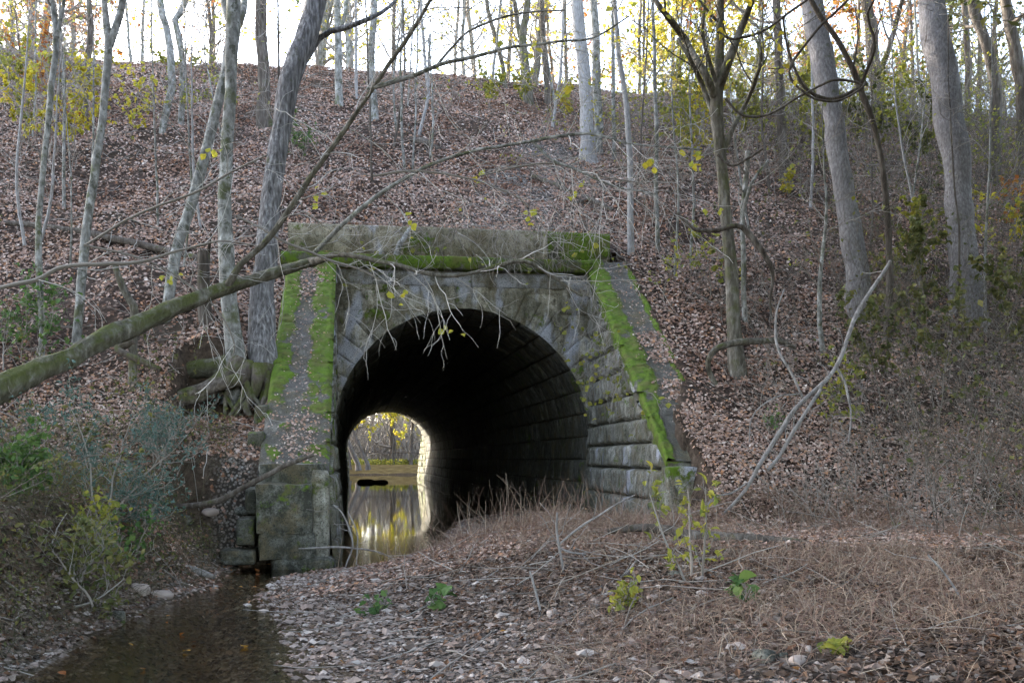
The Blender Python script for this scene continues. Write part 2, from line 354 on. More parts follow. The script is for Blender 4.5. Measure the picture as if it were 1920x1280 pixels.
def mat_ground():
    m, nt, bs = newmat('woodland floor'); co = coord(nt)
    vo = nt.nodes.new('ShaderNodeTexVoronoi'); vo.inputs['Scale'].default_value = 13; vo.inputs['Randomness'].default_value = 1
    wv = nt.nodes.new('ShaderNodeVectorMath'); wv.operation = 'ADD'
    sc_ = nt.nodes.new('ShaderNodeVectorMath'); sc_.operation = 'SCALE'; sc_.inputs['Scale'].default_value = .12
    nt.links.new(noise(nt, co, 9, 3, .6, 'Color'), sc_.inputs[0]); nt.links.new(co, wv.inputs[0]); nt.links.new(sc_.outputs[0], wv.inputs[1])
    nt.links.new(wv.outputs[0], vo.inputs['Vector'])
    sp = nt.nodes.new('ShaderNodeSeparateColor'); nt.links.new(vo.outputs['Color'], sp.inputs[0])
    lc = ramp(nt, sp.outputs[0], [(0, (.04, .026, .02)), (.3, (.13, .08, .06)), (.55, (.08, .05, .038)), (.8, (.24, .17, .14)), (1, (.15, .09, .06))], 'CONSTANT')
    lc = mix(nt, ramp(nt, vo.outputs['Distance'], [(.3, 0.), (.55, .8)]), lc, (.03, .02, .016))
    lc = mix(nt, ramp(nt, noise(nt, co, .35, 4, .6), [(.45, 0.), (.7, .55)]), lc, (.06, .05, .035))
    dirt = ramp(nt, noise(nt, co, 8, 6, .7), [(.35, (.04, .028, .02)), (.6, (.11, .08, .06)), (.75, (.2, .16, .13))])
    g = nt.nodes.new('ShaderNodeNewGeometry'); sx = nt.nodes.new('ShaderNodeSeparateXYZ'); nt.links.new(g.outputs['Normal'], sx.inputs[0])
    steep = ramp(nt, sx.outputs[2], [(.55, 1.), (.78, 0.)])
    c = mix(nt, steep, lc, dirt)
    vg = nt.nodes.new('ShaderNodeTexVoronoi'); vg.inputs['Scale'].default_value = 28; nt.links.new(co, vg.inputs['Vector'])
    sg = nt.nodes.new('ShaderNodeSeparateColor'); nt.links.new(vg.outputs['Color'], sg.inputs[0])
    gc = ramp(nt, sg.outputs[1], [(0, (.12, .1, .09)), (.35, (.28, .25, .23)), (.7, (.2, .16, .14)), (1, (.42, .4, .38))])
    gc = mix(nt, ramp(nt, vg.outputs['Distance'], [(.35, 0.), (.6, .9)]), gc, (.03, .025, .02))
    c = mix(nt, attr(nt, 'gravel'), c, gc)
    wet = attr(nt, 'wet'); c = mix(nt, wet, c, mix(nt, noise(nt, co, 12, 4, .7), (.05, .036, .02), (.26, .19, .115)))
    nt.links.new(c, bs.inputs['Base Color']); setb(bs, .95, .15)
    h = math_(nt, 'ADD', sp.outputs[1], math_(nt, 'MULTIPLY', noise(nt, co, 30, 5, .7), .8))
    bump(nt, bs, h, 1., .04); return m
M['ground'] = mat_ground()
def mat_water():
    m, nt, bs = newmat('creek water'); nt.nodes.remove(bs)
    co = coord(nt); tr = nt.nodes.new('ShaderNodeBsdfTransparent'); tr.inputs[0].default_value = (.86, .78, .6, 1)
    gl = nt.nodes.new('ShaderNodeBsdfGlossy'); gl.inputs['Roughness'].default_value = .015; gl.inputs[0].default_value = (1, 1, 1, 1)
    b = nt.nodes.new('ShaderNodeBump'); b.inputs['Strength'].default_value = .4; b.inputs['Distance'].default_value = .014
    # still under the arch, rippled where the creek runs over stones
    sx = nt.nodes.new('ShaderNodeSeparateXYZ'); nt.links.new(co, sx.inputs[0])
    run = ramp(nt, math_(nt, 'DIVIDE', sx.outputs[1], 40.), [(.3, 1.), (.45, .035)])
    h = math_(nt, 'MULTIPLY', noise(nt, mapping(nt, co, (1, 2.6, 1)), 5, 4, .6), run)
    nt.links.new(h, b.inputs['Height'])
    nt.links.new(b.outputs[0], gl.inputs['Normal'])
    fr = nt.nodes.new('ShaderNodeFresnel'); fr.inputs[0].default_value = 1.33; nt.links.new(b.outputs[0], fr.inputs['Normal'])
    mx = nt.nodes.new('ShaderNodeMixShader'); nt.links.new(fr.outputs[0], mx.inputs[0]); nt.links.new(tr.outputs[0], mx.inputs[1]); nt.links.new(gl.outputs[0], mx.inputs[2])
    nt.links.new(mx.outputs[0], nt.nodes['Material Output'].inputs[0]); return m
M['water'] = mat_water()
def mat_wood():
    m, nt, bs = newmat('weathered dam boards'); co = coord(nt)
    n = noise(nt, mapping(nt, co, (.5, 1, 9)), 3, 5, .6)
    nt.links.new(ramp(nt, n, [(.35, (.14, .09, .035)), (.5, (.26, .18, .07)), (.65, (.38, .28, .12))]), bs.inputs['Base Color']); setb(bs, .8, .3); return m
M['boards'] = mat_wood()
m_, nt_, bs_ = newmat('dark steel'); nt_.links.new(ramp(nt_, noise(nt_, coord(nt_), 20), [(.3, (.05, .04, .035)), (.7, (.12, .09, .07))]), bs_.inputs['Base Color']); setb(bs_, .6, .4); M['steel'] = m_
m_, nt_, bs_ = newmat('dark soil'); nt_.links.new(ramp(nt_, noise(nt_, coord(nt_), 14, 6, .7), [(.3, (.02, .014, .01)), (.7, (.09, .065, .05))]), bs_.inputs['Base Color']); setb(bs_, 1, .1); M['soil'] = m_

# ------------------------------------------------------------------ ground sheet
def axis(segs):
    out = [segs[0][0]]
    for a, b, s in segs: out += list(np.linspace(a, b, max(2, int(round((b - a) / s)) + 1))[1:])
    return np.array(out)
ga = axis([(-600, -60, 60), (-60, -26, 2), (-26, -9, .35), (-9, -3.15, .11), (-3.15, 3.15, .1), (3.15, 8, .12), (8, 26, .3), (26, 60, 2), (60, 600, 60)])
gb = axis([(-120, -24, 8), (-24, -17, .5), (-17, -3, .1), (-3, .5, .12), (.5, 15, .2), (15, 30, .7), (30, 43.5, .8), (43.5, 49, .5), (49, 70, .6), (70, 110, 3), (110, 900, 50)])
AA, BB = np.meshgrid(ga, gb, indexing='ij'); XX, YY = l2w(AA, BB); ZZ = ground(XX, YY)
def grid_faces(na, nb, keep=None):
    i = np.arange(na - 1)[:, None] * nb; j = np.arange(nb - 1)[None]
    f = np.stack([i + j, i + j + nb, i + j + nb + 1, i + j + 1], -1)
    return f.reshape(-1, 4) if keep is None else f[keep]
ca = (ga[:-1] + ga[1:]) / 2; cb = (gb[:-1] + gb[1:]) / 2; CA, CB = np.meshgrid(ca, cb, indexing='ij')
keep = ~((np.abs(CA) < np.where((CA > 0) & (CB < 1), 3.12 + .05 * CB - nar(CB), 3.15)) & (((CB > -6.3) & (CB < .5)) | ((CB > 43.5) & (CB < 49.))))
def surf_attrs(X, Y, Z):
    _, dr, dl = base(X, Y); a, b = w2l(X, Y)
    gv = ss(dr, -.3, .1) * (1 - ss(dr + .8 * fbm(X * 1.1, Y * 1.1), 1.5, 3.4)) * (Y < 32)
    gv = np.maximum(gv, ss(dl, -.3, 0) * (1 - ss(dl, .15, .5)) * (Y < 14))
    wet = (Z < .02) * 1.0; return np.clip(gv, 0, 1), np.clip(ss(-Z, -.03, .02), 0, 1)
gv, wt = surf_attrs(XX.ravel(), YY.ravel(), ZZ.ravel())
g = mk('ground', np.stack([XX, YY, ZZ], -1), grid_faces(len(ga), len(gb), keep), M['ground'], smooth=True, attrs={'gravel': gv, 'wet': wt})
tag(g, kind='structure')
ba = np.linspace(-3.3, 3.3, 67); bb = np.r_[np.linspace(-7.6, 6, 120), np.linspace(6.5, 50, 80)]
A2, B2 = np.meshgrid(ba, bb, indexing='ij'); X2, Y2 = l2w(A2, B2); Z2, _, dl2 = base(X2, Y2); Z2 = np.where((dl2 > 0) & (B2 > -6.8), -.15, Z2)
Z2 = Z2 + .04 * fbm(X2 * 4, Y2 * 4, 3) - .006
Z2 = np.where(B2 < -6.3, np.minimum(Z2, ground(X2, Y2)) - .03, Z2)
Z2 = np.where(B2 > 28, -.35, Z2)
gv, wt = surf_attrs(X2.ravel(), Y2.ravel(), Z2.ravel())
g = mk('creek_bed', np.stack([X2, Y2, Z2], -1), grid_faces(len(ba), len(bb)), M['ground'], smooth=True, attrs={'gravel': gv, 'wet': wt}); tag(g, kind='structure')
wa = np.array([-12, -6, 0, 6, 12.]); wb = np.linspace(-19, 64.2, 60); A3, B3 = np.meshgrid(wa, wb, indexing='ij'); X3, Y3 = l2w(A3, B3)
g = mk('water', np.stack([X3, Y3, X3 * 0], -1), grid_faces(len(wa), len(wb)), M['water'], smooth=True); tag(g, kind='structure')

# ------------------------------------------------------------------ the stone culvert (local frame: x across, y along the axis, z up)
CUL = empty('stone_culvert', (O_[0], O_[1], 0), TH)
tag(CUL, 'arched stone culvert with sloping mossy wing walls under the embankment', 'culvert')
rng = np.random.default_rng(11)
RAD, SPR = 2.5, 1.75
def prof(s):
    """point and inward normal on the barrel's outline; s runs up the left wall, over the arch, down the right"""
    s = np.asarray(s, float); Lw = SPR + .5; La = math.pi * RAD
    x = np.where(s < Lw, -RAD, np.where(s > Lw + La, RAD, -RAD * np.cos((s - Lw) / RAD)))
    z = np.where(s < Lw, s - .5, np.where(s > Lw + La, SPR - (s - Lw - La), SPR + RAD * np.sin(np.clip((s - Lw) / RAD, 0, math.pi))))
    nx = np.where(s < Lw, 1., np.where(s > Lw + La, -1., np.cos((s - Lw) / RAD)))
    nz = np.where((s > Lw) & (s < Lw + La), -np.sin((s - Lw) / RAD), 0.)
    tap = .07 * np.clip(SPR - z, 0, 3); x = x - np.sign(x) * tap
    return x, z, nx, nz
STOT = 2 * (SPR + .5) + math.pi * RAD
def blocks(acc, f, u0, u1, v0, v1, ju=.012, nu=4, nv=4, rel=.03, jit=.02):
    """one cushioned stone: f(u,v,d)->xyz with d the height off the backing"""
    U, V = np.meshgrid(np.r_[0, .06, np.linspace(.2, .8, nu), .94, 1], np.r_[0, .1, np.linspace(.25, .75, nv), .9, 1], indexing='ij')
    d = np.minimum(np.minimum(U, 1 - U) / .06, np.minimum(V, 1 - V) / .1).clip(0, 1) ** .5
    o = rng.random() * jit; off = rng.random() * 100
    hgt = d * (rel + o + (.05 + rel) * fbm(U * 3 + off, V * 2.2 + off, 3))
    uu = u0 + ju + (u1 - u0 - 2 * ju) * U + .012 * fbm(V * 4 + off, U * 3, 2); vv = v0 + ju + (v1 - v0 - 2 * ju) * V + .02 * fbm(U * 4 + off, V * 3, 2)
    acc.add(f(uu, vv, hgt).reshape(-1, 3), grid_faces(*U.shape))
def fprof(s, b, d):
    x, z, nx, nz = prof(s); return np.stack([x + nx * d, b, z + nz * d], -1)
# barrel lining
acc = Acc(); rows = 27
for i in range(rows):
    s0, s1 = STOT * i / rows, STOT * (i + 1) / rows; b = -.02 + .0 ; first = True
    while b < 44:
        L = .7 + .7 * rng.random()
        if first: L *= .5 + .5 * (i % 2); first = False
        e = min(44., b + L)
        blocks(acc, fprof, s0, s1, b + .0, e, .006, 2, 3 if b < 14 else 1, .022, .03)
        b = e
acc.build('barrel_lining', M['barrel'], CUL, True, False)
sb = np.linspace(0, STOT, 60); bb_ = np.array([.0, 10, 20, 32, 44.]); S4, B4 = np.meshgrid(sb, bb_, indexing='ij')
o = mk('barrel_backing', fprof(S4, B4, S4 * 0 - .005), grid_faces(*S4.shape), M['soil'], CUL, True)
# facade: a plate with the arch cut out, above z = 0
def face_plate(name, y, zt, a0, a1, mat, inner=RAD, thick=.5):
    acc = Acc(); n = 90; th = np.linspace(0, math.pi, n)
    ix = -inner * np.cos(th); iz = SPR + inner * np.sin(th)
    ix = np.r_[-inner + .12, ix, inner - .12]; iz = np.r_[-.5, iz, -.5]
    # outer outline by ray from the arch centre
    ox = []; oz = []
    for x_, z_ in zip(ix, iz):
        if z_ <= SPR: ox.append(a0 if x_ < 0 else a1); oz.append(z_); continue
        dx, dz = x_, z_ - SPR
        k = min((zt - SPR) / max(dz, 1e-6), (a1 / dx if dx > 1e-6 else 1e9), (a0 / dx if dx < -1e-6 else 1e9)); ox.append(dx * k); oz.append(SPR + dz * k)
    ox = np.array(ox); oz = np.array(oz); m = 14; t = np.linspace(0, 1, m)
    PX = ix[:, None] * (1 - t) + ox[:, None] * t; PZ = iz[:, None] * (1 - t) + oz[:, None] * t
    PY = y + .03 * fbm(PX * 3, PZ * 3)
    acc.add(np.stack([PX, PY, PZ], -1), grid_faces(len(ix), m))
    rev = np.stack([np.stack([ix, np.full(len(ix), y + thick), iz], -1), np.stack([ix, PY[:, 0], iz], -1)], 1)
    acc.add(rev, grid_faces(len(ix), 2))
    return acc.build(name, mat, CUL, True, False)
face_plate('spandrel_backing', -.02, 4.95, -2.62, 2.62, M['face'], RAD + .01, .05)
# voussoirs
acc = Acc(); nv_ = 27
for i in range(nv_):
    t0, t1 = math.pi * i / nv_, math.pi * (i + 1) / nv_; ro = .52 + .06 * rng.random()
    def f(u, v, d, t0=t0): return np.stack([-(RAD - .01 + v) * np.cos(u), -.03 - d, SPR + (RAD - .01 + v) * np.sin(u)], -1)
    blocks(acc, f, t0, t1, 0, ro, .0012, 3, 3, .008, .014)
acc.build('arch_ring', M['face'], CUL, True, False)
# spandrel courses either side of the ring
zc = np.arange(1.75, 4.76, .4)
for sgn in (-1, 1):
    acc = Acc()
    for z0 in zc:
        z1 = min(z0 + .4, 4.95); rr_ = RAD + .5
        h0 = math.sqrt(max(rr_ ** 2 - (z0 - SPR) ** 2, 0)) if z0 - SPR < rr_ else 0
        if h0 > 2.55: continue
        x0 = max(h0 + .03, .02); x1 = 2.62; cuts = [x0]
        while cuts[-1] < x1 - .9: cuts.append(cuts[-1] + .55 + .5 * rng.random())
        cuts.append(x1)
        for c0, c1 in zip(cuts[:-1], cuts[1:]):
            def f(u, v, d, s=sgn): return np.stack([s * u, -.025 - d, v], -1)
            blocks(acc, f, c0, c1, z0, z1, .006, 3, 3, .012, .014)
    acc.build('spandrel_wall', M['face'], CUL, True, False)
# string course, ledge, parapet as rows of stones
def bar(name, x0, x1, y0, y1, z0, z1, mat, cuts=(.9, 1.5), jit=.012, ztop=None):
    acc = Acc(); x = x0
    while x < x1 - .05:
        e = min(x1, x + cuts[0] + (cuts[1] - cuts[0]) * rng.random())
        if x1 - e < .4: e = x1
        n = max(4, int((e - x) / .1)); off = rng.random() * 50; j = rng.random() * jit
        # rounded outline around the section
        sec = np.array([(y0 + .02, z0), (y0, z0 + .02), (y0, (z0 + z1) / 2), (y0, z1 - .03), (y0 + .03, z1), ((y0 + y1) / 2, z1), (y1, z1), (y1, z0)])
        U = np.r_[x + .004, np.linspace(x + .02, e - .02, n), e - .004]
        P = np.zeros((len(U), 9, 3)); sec = np.vstack([sec, sec[:1]])
        P[:, :, 0] = U[:, None]; P[:, :, 1] = sec[None, :, 0] - j; P[:, :, 2] = sec[None, :, 1]
        P[:, :, 1] += .035 * fbm(P[..., 0] * 4 + off, P[..., 2] * 4); P[:, :, 2] += .03 * fbm(P[..., 0] * 4, P[..., 1] * 4 + off)
        P[0, :, 1:] = P[0, :, 1:] * .985 + .015 * np.array([(y0 + y1) / 2, (z0 + z1) / 2]); P[-1, :, 1:] = P[-1, :, 1:] * .985 + .015 * np.array([(y0 + y1) / 2, (z0 + z1) / 2])
        P[:, -1] = P[:, 0]
        acc.add(P, grid_faces(len(U), 9))
        for q in (0, -1):
            acc.add(P[q, :8], [[0, 1, 2, 3], [0, 3, 4, 7], [7, 4, 5, 6]])
        x = e
    return acc.build(name, mat, CUL, True, False)
bar('string_course', -2.5, 2.44, -.07, .3, 4.66, 4.93, M['string'])
bar('coping_ledge', -3.45, 2.5, -.24, .5, 4.96, 5.2, M['ledge'], (1.2, 2.2), .03)
bar('parapet', 1.7, 2.98, .285, .85, 5.16, 5.855, M['ledge'], (2.2, 3.4), .02)
o = bar('parapet', -3.35, 1.7, .28, .85, 5.16, 5.86, M['parapet'], (2.2, 3.4), .02)
# wings
SLP = .625
def ztop(b): return 5.12 + SLP * b
def wing(side, bend, flare, far=False):
    s = side; acc = Acc(); nm = 'wing_wall'
    def fx(b): return s * (RAD + flare * (-b if not far else (b - 44)))
    def top(b): return ztop(b) if not far else 5.1 - .62 * (b - 44)
    b_hi, b_lo = (0., bend) if not far else (44., 50.)
    lo_, hi_ = min(b_hi, b_lo), max(b_hi, b_lo)
    z = -.5; k = 0
    while z < 5.:
        h = .38 + .07 * rng.random(); b = lo_
        while b < hi_ - .01:
            L = .6 + .75 * rng.random(); e = min(hi_, b + L)
            if hi_ - e < .25: e = hi_
            if max(top(b), top(e)) > z + .05:
                def f(u, v, d):
                    t = top(u) - .1; vv = np.minimum(v, np.maximum(t, z)); tp = .07 * np.clip(SPR - vv, 0, 3)
                    return np.stack([fx(u) - s * (tp + d * (v <= t + .2)), u, vv], -1)
                blocks(acc, f, b, e, z, z + h, .008, 6, 4, .05, .05)
            b = e
        z += h; k += 1
    # core with the outer side and the ends
    n = 24; bs_ = np.linspace(lo_, hi_, n); P = np.zeros((n, 4, 3))
    P[:, 0] = np.stack([fx(bs_) - s * .0, bs_, bs_ * 0 - .6], -1); P[:, 1] = np.stack([fx(bs_) + s * .004, bs_, top(bs_) - .03], -1)
    wd_ = (nar(bs_) if s > 0 and not far else 0)
    P[:, 2] = np.stack([fx(bs_) + s * (.76 - wd_), bs_, top(bs_) - .03], -1); P[:, 3] = np.stack([fx(bs_) + s * (.80 - wd_), bs_, bs_ * 0 - .6], -1)
    P[:, 0, 0] += s * .04; P[:, 1, 0] += s * .05
    acc.add(P, grid_faces(n, 4)); acc.add(P[0], [[0, 1, 2, 3]]); acc.add(P[-1], [[0, 1, 2, 3]])
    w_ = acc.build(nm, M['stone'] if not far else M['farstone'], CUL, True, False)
    if far: return w_
    # coping with strips of moss along both edges
    nb, nu = 300, 34; bs_ = np.linspace(b_lo + .02, b_hi + .25, nb); uu = np.linspace(0, 1, nu)
    Bq, Uq = np.meshgrid(bs_, uu, indexing='ij'); zt = top(Bq)
    X = fx(Bq) - s * .07 + s * Uq * (.90 - (nar(Bq) if s > 0 else 0))
    fade = ss(zt, 1.7, 2.6) if s < 0 else ss(zt, 1.2, 1.5)
    edge = np.maximum(1 - ss(Uq, .3, .5), ss(Uq, .6 if s < 0 else .78, .8 if s < 0 else .93))
    if s < 0: edge = np.maximum(edge, .8 * (1 - ss(5.1 - zt, 0, .25)))
    nz_ = vn(Bq * 2.2 + 7 * s, Uq * 2) - .5 + 1.2 * fbm(Bq * 5, Uq * 5 + 3)
    moss = np.clip(edge * fade + nz_ * 1.0 * (edge > .03) - .08 + .1 * (s > 0), 0, 1)
    if s < 0: moss = np.clip(moss + .45 * (vn(Bq * 3, Uq * 3 + 9) > .72) * (zt < 2.6), 0, 1)
    H = .05 * moss * (.5 + vn(Bq * 14, X * 14)) + .03 * fbm(Bq * 5, X * 5) + .012 * fbm(Bq * 20, X * 20)
    Z = zt + H - .10 * np.clip(.06 - Uq, 0, 1) / .06 * .5 - .05 * np.clip(Uq - .95, 0, 1) / .05
    # shallow steps where the coping stones meet
    Z += .035 * np.floor((Bq + 20) / 1.25) * 0 + .02 * (vn(np.floor((Bq + 20) / 1.25) * 3.3, Bq * 0) - .5) - .03 * (np.abs(((Bq + 20) / 1.25) % 1 - .5) > .487)
    V = np.stack([X, Bq, Z], -1).reshape(-1, 3); Fq = grid_faces(nb, nu)
    lo2 = V.reshape(nb, nu, 3).copy(); ring = np.concatenate([lo2[:, 0], lo2[::-1, -1]]); dn = ring.copy(); dn[:, 2] -= .24; dn[:, 0] -= 0
    n0 = len(V); V = np.vstack([V, ring, dn]); k = len(ring); i = np.arange(k); j = (i + 1) % k
    Fs = np.stack([n0 + i, n0 + j, n0 + k + j, n0 + k + i], -1)
    mo = np.r_[moss.ravel(), np.r_[moss[:, 0], moss[::-1, -1]] * .9, np.r_[moss[:, 0], moss[::-1, -1]] * .45]
    mk('coping', V, np.vstack([Fq, Fs]), M['coping'], w_, True, {'moss': mo})
    return w_
wl = wing(-1, -6.25, .0); wr = wing(1, -6.1, -.05)
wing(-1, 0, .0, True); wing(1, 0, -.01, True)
# end block of the left wing, split, undercut by the creek
acc = Acc()
def rough_box(acc, x0, x1, y0, y1, z0, z1, n=9, amp=.05, seed=0, rnd=.04):
    for ax, sg in ((0, 0), (0, 1), (1, 0), (1, 1), (2, 0), (2, 1)):
        U, V = np.meshgrid(np.linspace(0, 1, n), np.linspace(0, 1, n), indexing='ij')
        c = [None] * 3; c[ax] = np.full_like(U, sg); c[(ax + 1) % 3] = U; c[(ax + 2) % 3] = V
        P = np.stack([x0 + (x1 - x0) * c[0], y0 + (y1 - y0) * c[1], z0 + (z1 - z0) * c[2]], -1)
        ctr = np.array([(x0 + x1) / 2, (y0 + y1) / 2, (z0 + z1) / 2]); hs = np.array([x1 - x0, y1 - y0, z1 - z0]) / 2
        q = np.abs((P - ctr) / hs); ed = np.sort(q, -1)[..., 1]
        P = ctr + (P - ctr) * (1 - rnd * ss(ed, .75, 1.)[..., None])
        nv3 = fbm(P[..., 0] * 4 + P[..., 2] * 3 + seed, P[..., 1] * 4 + P[..., 2] * 2.3 + seed)
        P = P + (P - ctr) / (np.linalg.norm(P - ctr, axis=-1, keepdims=True) + 1e-6) * nv3[..., None] * amp * 2
        acc.add(P, grid_faces(n, n))
rough_box(acc, -3.3, -2.62, -6.86, -6.2, .42, 1.04, 12, .05, 1)
rough_box(acc, -3.27, -2.58, -6.84, -6.2, .1, .44, 12, .05, 2)
rough_box(acc, -3.29, -2.5, -6.6, -6.2, 1.0, 1.28, 10, .05, 3)
o = acc.build('end_block', M['block'], CUL, True, False)
acc = Acc(); rough_box(acc, -2.64, -2.42, -6.7, -6.1, .05, 1.2, 10, .04, 4, .08)
acc.build('corner_stone', M['stone'], CUL, True, False)
for zq in (-.2, .22, .62, .96):
    acc = Acc(); rough_box(acc, 2.06 + .02 * zq, 2.52, -6.3, -5.98, zq, min(zq + .4, 1.24), 10, .04, 40 + zq * 9, .07); acc.build('corner_stone', M['stone'], CUL, True, False)
acc = Acc(); rough_box(acc, -3.1, -2.35, -6.9, -6.3, -.12, .12, 8, .1, 7, .1)
acc.build('footing_stone', M['block'], CUL, True, False)
for k, (a0, a1, b0, b1, z0, z1) in enumerate([(-3.55, -3.32, -6.7, -6.2, .28, .62), (-3.72, -3.3, -6.95, -6.4, .06, .24), (-3.46, -3.32, -6.5, -6.1, .64, .98), (-3.52, -3.3, -5.7, -5.1, 1.35, 1.7), (-3.5, -3.3, -5.0, -4.5, 1.75, 2.1)]):
    acc = Acc(); rough_box(acc, a0, a1, b0, b1, z0, z1, 8, .06, 20 + k, .1); acc.build('footing_stone', M['block'] if k < 3 else M['ledge'], CUL, True, False)

# ------------------------------------------------------------------ far side of the embankment, seen through the barrel
def lw(a, b, z): X, Y = l2w(a, b); return np.array([X, Y, z])
dam = empty('timber_dam', tuple(lw(0, 64.3, 0)), TH); tag(dam, 'low brown timber dam across the pond beyond the culvert', 'dam')
for k in range(3):
    acc = Acc(); rough_box(acc, -9.5, 9.5, 0, .25, .06 + .26 * k, .31 + .26 * k, 30, .01, k, .01); acc.build('board', M['boards'], dam, True, False)
rail = empty('footbridge_rail', tuple(lw(0, 65.5, .8)), TH); tag(rail, 'thin dark rail on posts above the timber dam', 'railing')
acc = Acc(); acc.tubes(np.array([[-9, 0, 1.03], [0, 0, 1.03], [4, 0, 1.03]]), np.array([.04] * 3), 6); acc.build('top_rail', M['steel'], rail, True, False)
for x in (-9, -6, -3.2, 1.9, 4):
    acc = Acc(); acc.tubes(np.array([[x, 0, -.3], [x, 0, .5], [x, 0, 1.03]]), np.array([.035] * 3), 6); acc.build('post', M['steel'], rail, True, False)

# ------------------------------------------------------------------ trees
def trunk_mesh(acc, P, Rd, k=14, n=40, rg=.06, flare=0., seed=0):
    q = spline(np.c_[P, Rd], n); P, Rd = q[:, :3].copy(), q[:, 3].clip(.004)
    s = np.r_[0, np.cumsum(np.linalg.norm(np.diff(P, axis=0), axis=1))]
    wv = np.stack([fbm(s * 1.3 + seed * 7, s * 0 + 3, 4), fbm(s * 1.3 + seed * 7, s * 0 + 50, 4), fbm(s * 1.3 + seed * 7, s * 0 + 90, 4)], -1)
    P += wv * np.minimum(.15, .06 + Rd[:, None] * .5) * ss(s, 0, .5)[:, None]
    Rd = Rd * (1 + .22 * fbm(s * 3 + seed, s * 0 + 8, 3))
    if flare: Rd = Rd * (1 + flare * np.exp(-s / .35))
    an = np.arange(k) / k * 2 * math.pi
    ca_, sa_ = np.cos(an) * 3, np.sin(an) * 3
    rdg = 1 + rg * 2 * fbm(ca_[None] + seed, sa_[None] + s[:, None] * .9, 4) * 1.6
    if flare: rdg = rdg + np.exp(-s / .4)[:, None] * .35 * (vn(ca_[None] * .9 + seed, sa_[None] * .9) - .5)
    acc.tubes(P, Rd, k, ridge=rdg[None])
    return P, Rd
def make_tree(label, path, bark, D=None, lean=0., H=13., leaves=None, nleaf=0, lsz=.09, forks=(), prim=9, blen=3.2, start=.25, seed=0, group=None, cat='tree', name='tree', k=None, base_z=None, broken=False, down=.0, twig='twig', flare=.35, subs=4):
    rng = np.random.default_rng(seed + 100)
    x0, y0, w0 = path[0]
    if D is None: D = hit(x0, y0)
    pts = []
    for (x, y, w_) in path:
        d = D + lean * (y0 - y) / F * D
        pts.append([*px(x, y, d), w_ / 2 * d / F])
    pts = np.array(pts); base_p = pts[0, :3].copy()
    gz = float(ground(base_p[0], base_p[1])) if base_z is None else base_z
    if gz < pts[0, 2]: pts = np.vstack([[base_p[0], base_p[1], gz, pts[0, 3]], pts])
    pts = np.vstack([[pts[0, 0], pts[0, 1], min(gz, pts[0, 2]) - .35, pts[0, 3] * 1.1], pts])
    if not broken:
        top = pts[-1]; dr = pts[-1, :3] - pts[-2, :3]; dr /= np.linalg.norm(dr); extra = H - (top[2] - gz)
        if extra > 1:
            r0 = top[3]; mid = top[:3] + (dr * .7 + np.array([0, 0, .5])) * extra * .5
            pts = np.vstack([pts, [*mid, r0 * .6], [*(mid + (dr * .4 + np.array([rng.normal() * .12, rng.normal() * .12, .8])) * extra * .5), max(.012, r0 * .15)]])
    root = empty(name, (float(base_p[0]), float(base_p[1]), gz)); tag(root, label, cat, group)
    wpx = max(p[2] for p in path); acc = Acc()
    kk = k or (22 if wpx > 40 else 14 if wpx > 18 else 8)
    nn = 70 if wpx > 40 else 40 if wpx > 14 else 24
    P, Rd = trunk_mesh(acc, pts[:, :3], pts[:, 3], kk, nn, .07 if wpx > 18 else .05, flare, seed * 3.7)
    par = [(P, Rd)]
    for fk in forks:
        q = [];
        for (x, y, w_) in fk:
            d = D + lean * (y0 - y) / F * D + .3 * (len(q) > 0) * rng.normal(); q.append([*px(x, y, d), w_ / 2 * d / F])
        q = np.array(q)
        if q[-1, 2] > 0 and fk[-1][1] <= 0:
            dr = q[-1, :3] - q[-2, :3]; dr /= np.linalg.norm(dr); q = np.vstack([q, [*(q[-1, :3] + dr * 2.5), q[-1, 3] * .3]])
        par.append(trunk_mesh(acc, q[:, :3], q[:, 3], 9, 22, .05, 0, seed + 5.5))
    acc.build('trunk', M[bark], root)
    if prim:
        n0 = 20; PS = np.stack([p[np.linspace(0, len(p) - 1, n0).astype(int)] for p, r in par]); RS = np.stack([r[np.linspace(0, len(r) - 1, n0).astype(int)] for p, r in par])
        acc = Acc()
        B1, R1 = grow(rng, PS, RS, prim, start, .97, blen, .42, .95, .06 - down, .16, 9)
        B2, R2 = grow(rng, B1, R1, subs, .25, 1., blen * .42, .55, .8, .05 - down, .22, 7)
        B3, R3 = grow(rng, B2, R2, 4, .2, 1., blen * .2, .55, .8, .03 - down, .25, 5)
        R2 = R2.clip(.003 + D * .00014); R3 = R3.clip(.002 + D * .00011)
        acc.tubes(B1, R1, 5); acc.tubes(B2, R2, 4); acc.tubes(B3, R3, 3)
        cr = acc.build('crown', M[bark] if wpx > 30 else M[twig], root)
        if leaves and nleaf:
            ii = rng.integers(0, len(B3), nleaf); jj = rng.integers(1, 5, nleaf)
            LP = B3[ii, jj] + rng.normal(size=(nleaf, 3)) * .06
            V, F3 = leafmesh(LP, lsz * (.6 + .8 * rng.random(nleaf)), rng, np.tile([0, 0, .7], (nleaf, 1)), .8)
            o = mk('leaves', V, F3, M[leaves]); put(o, cr)
    return root
T = make_tree
sd = 0
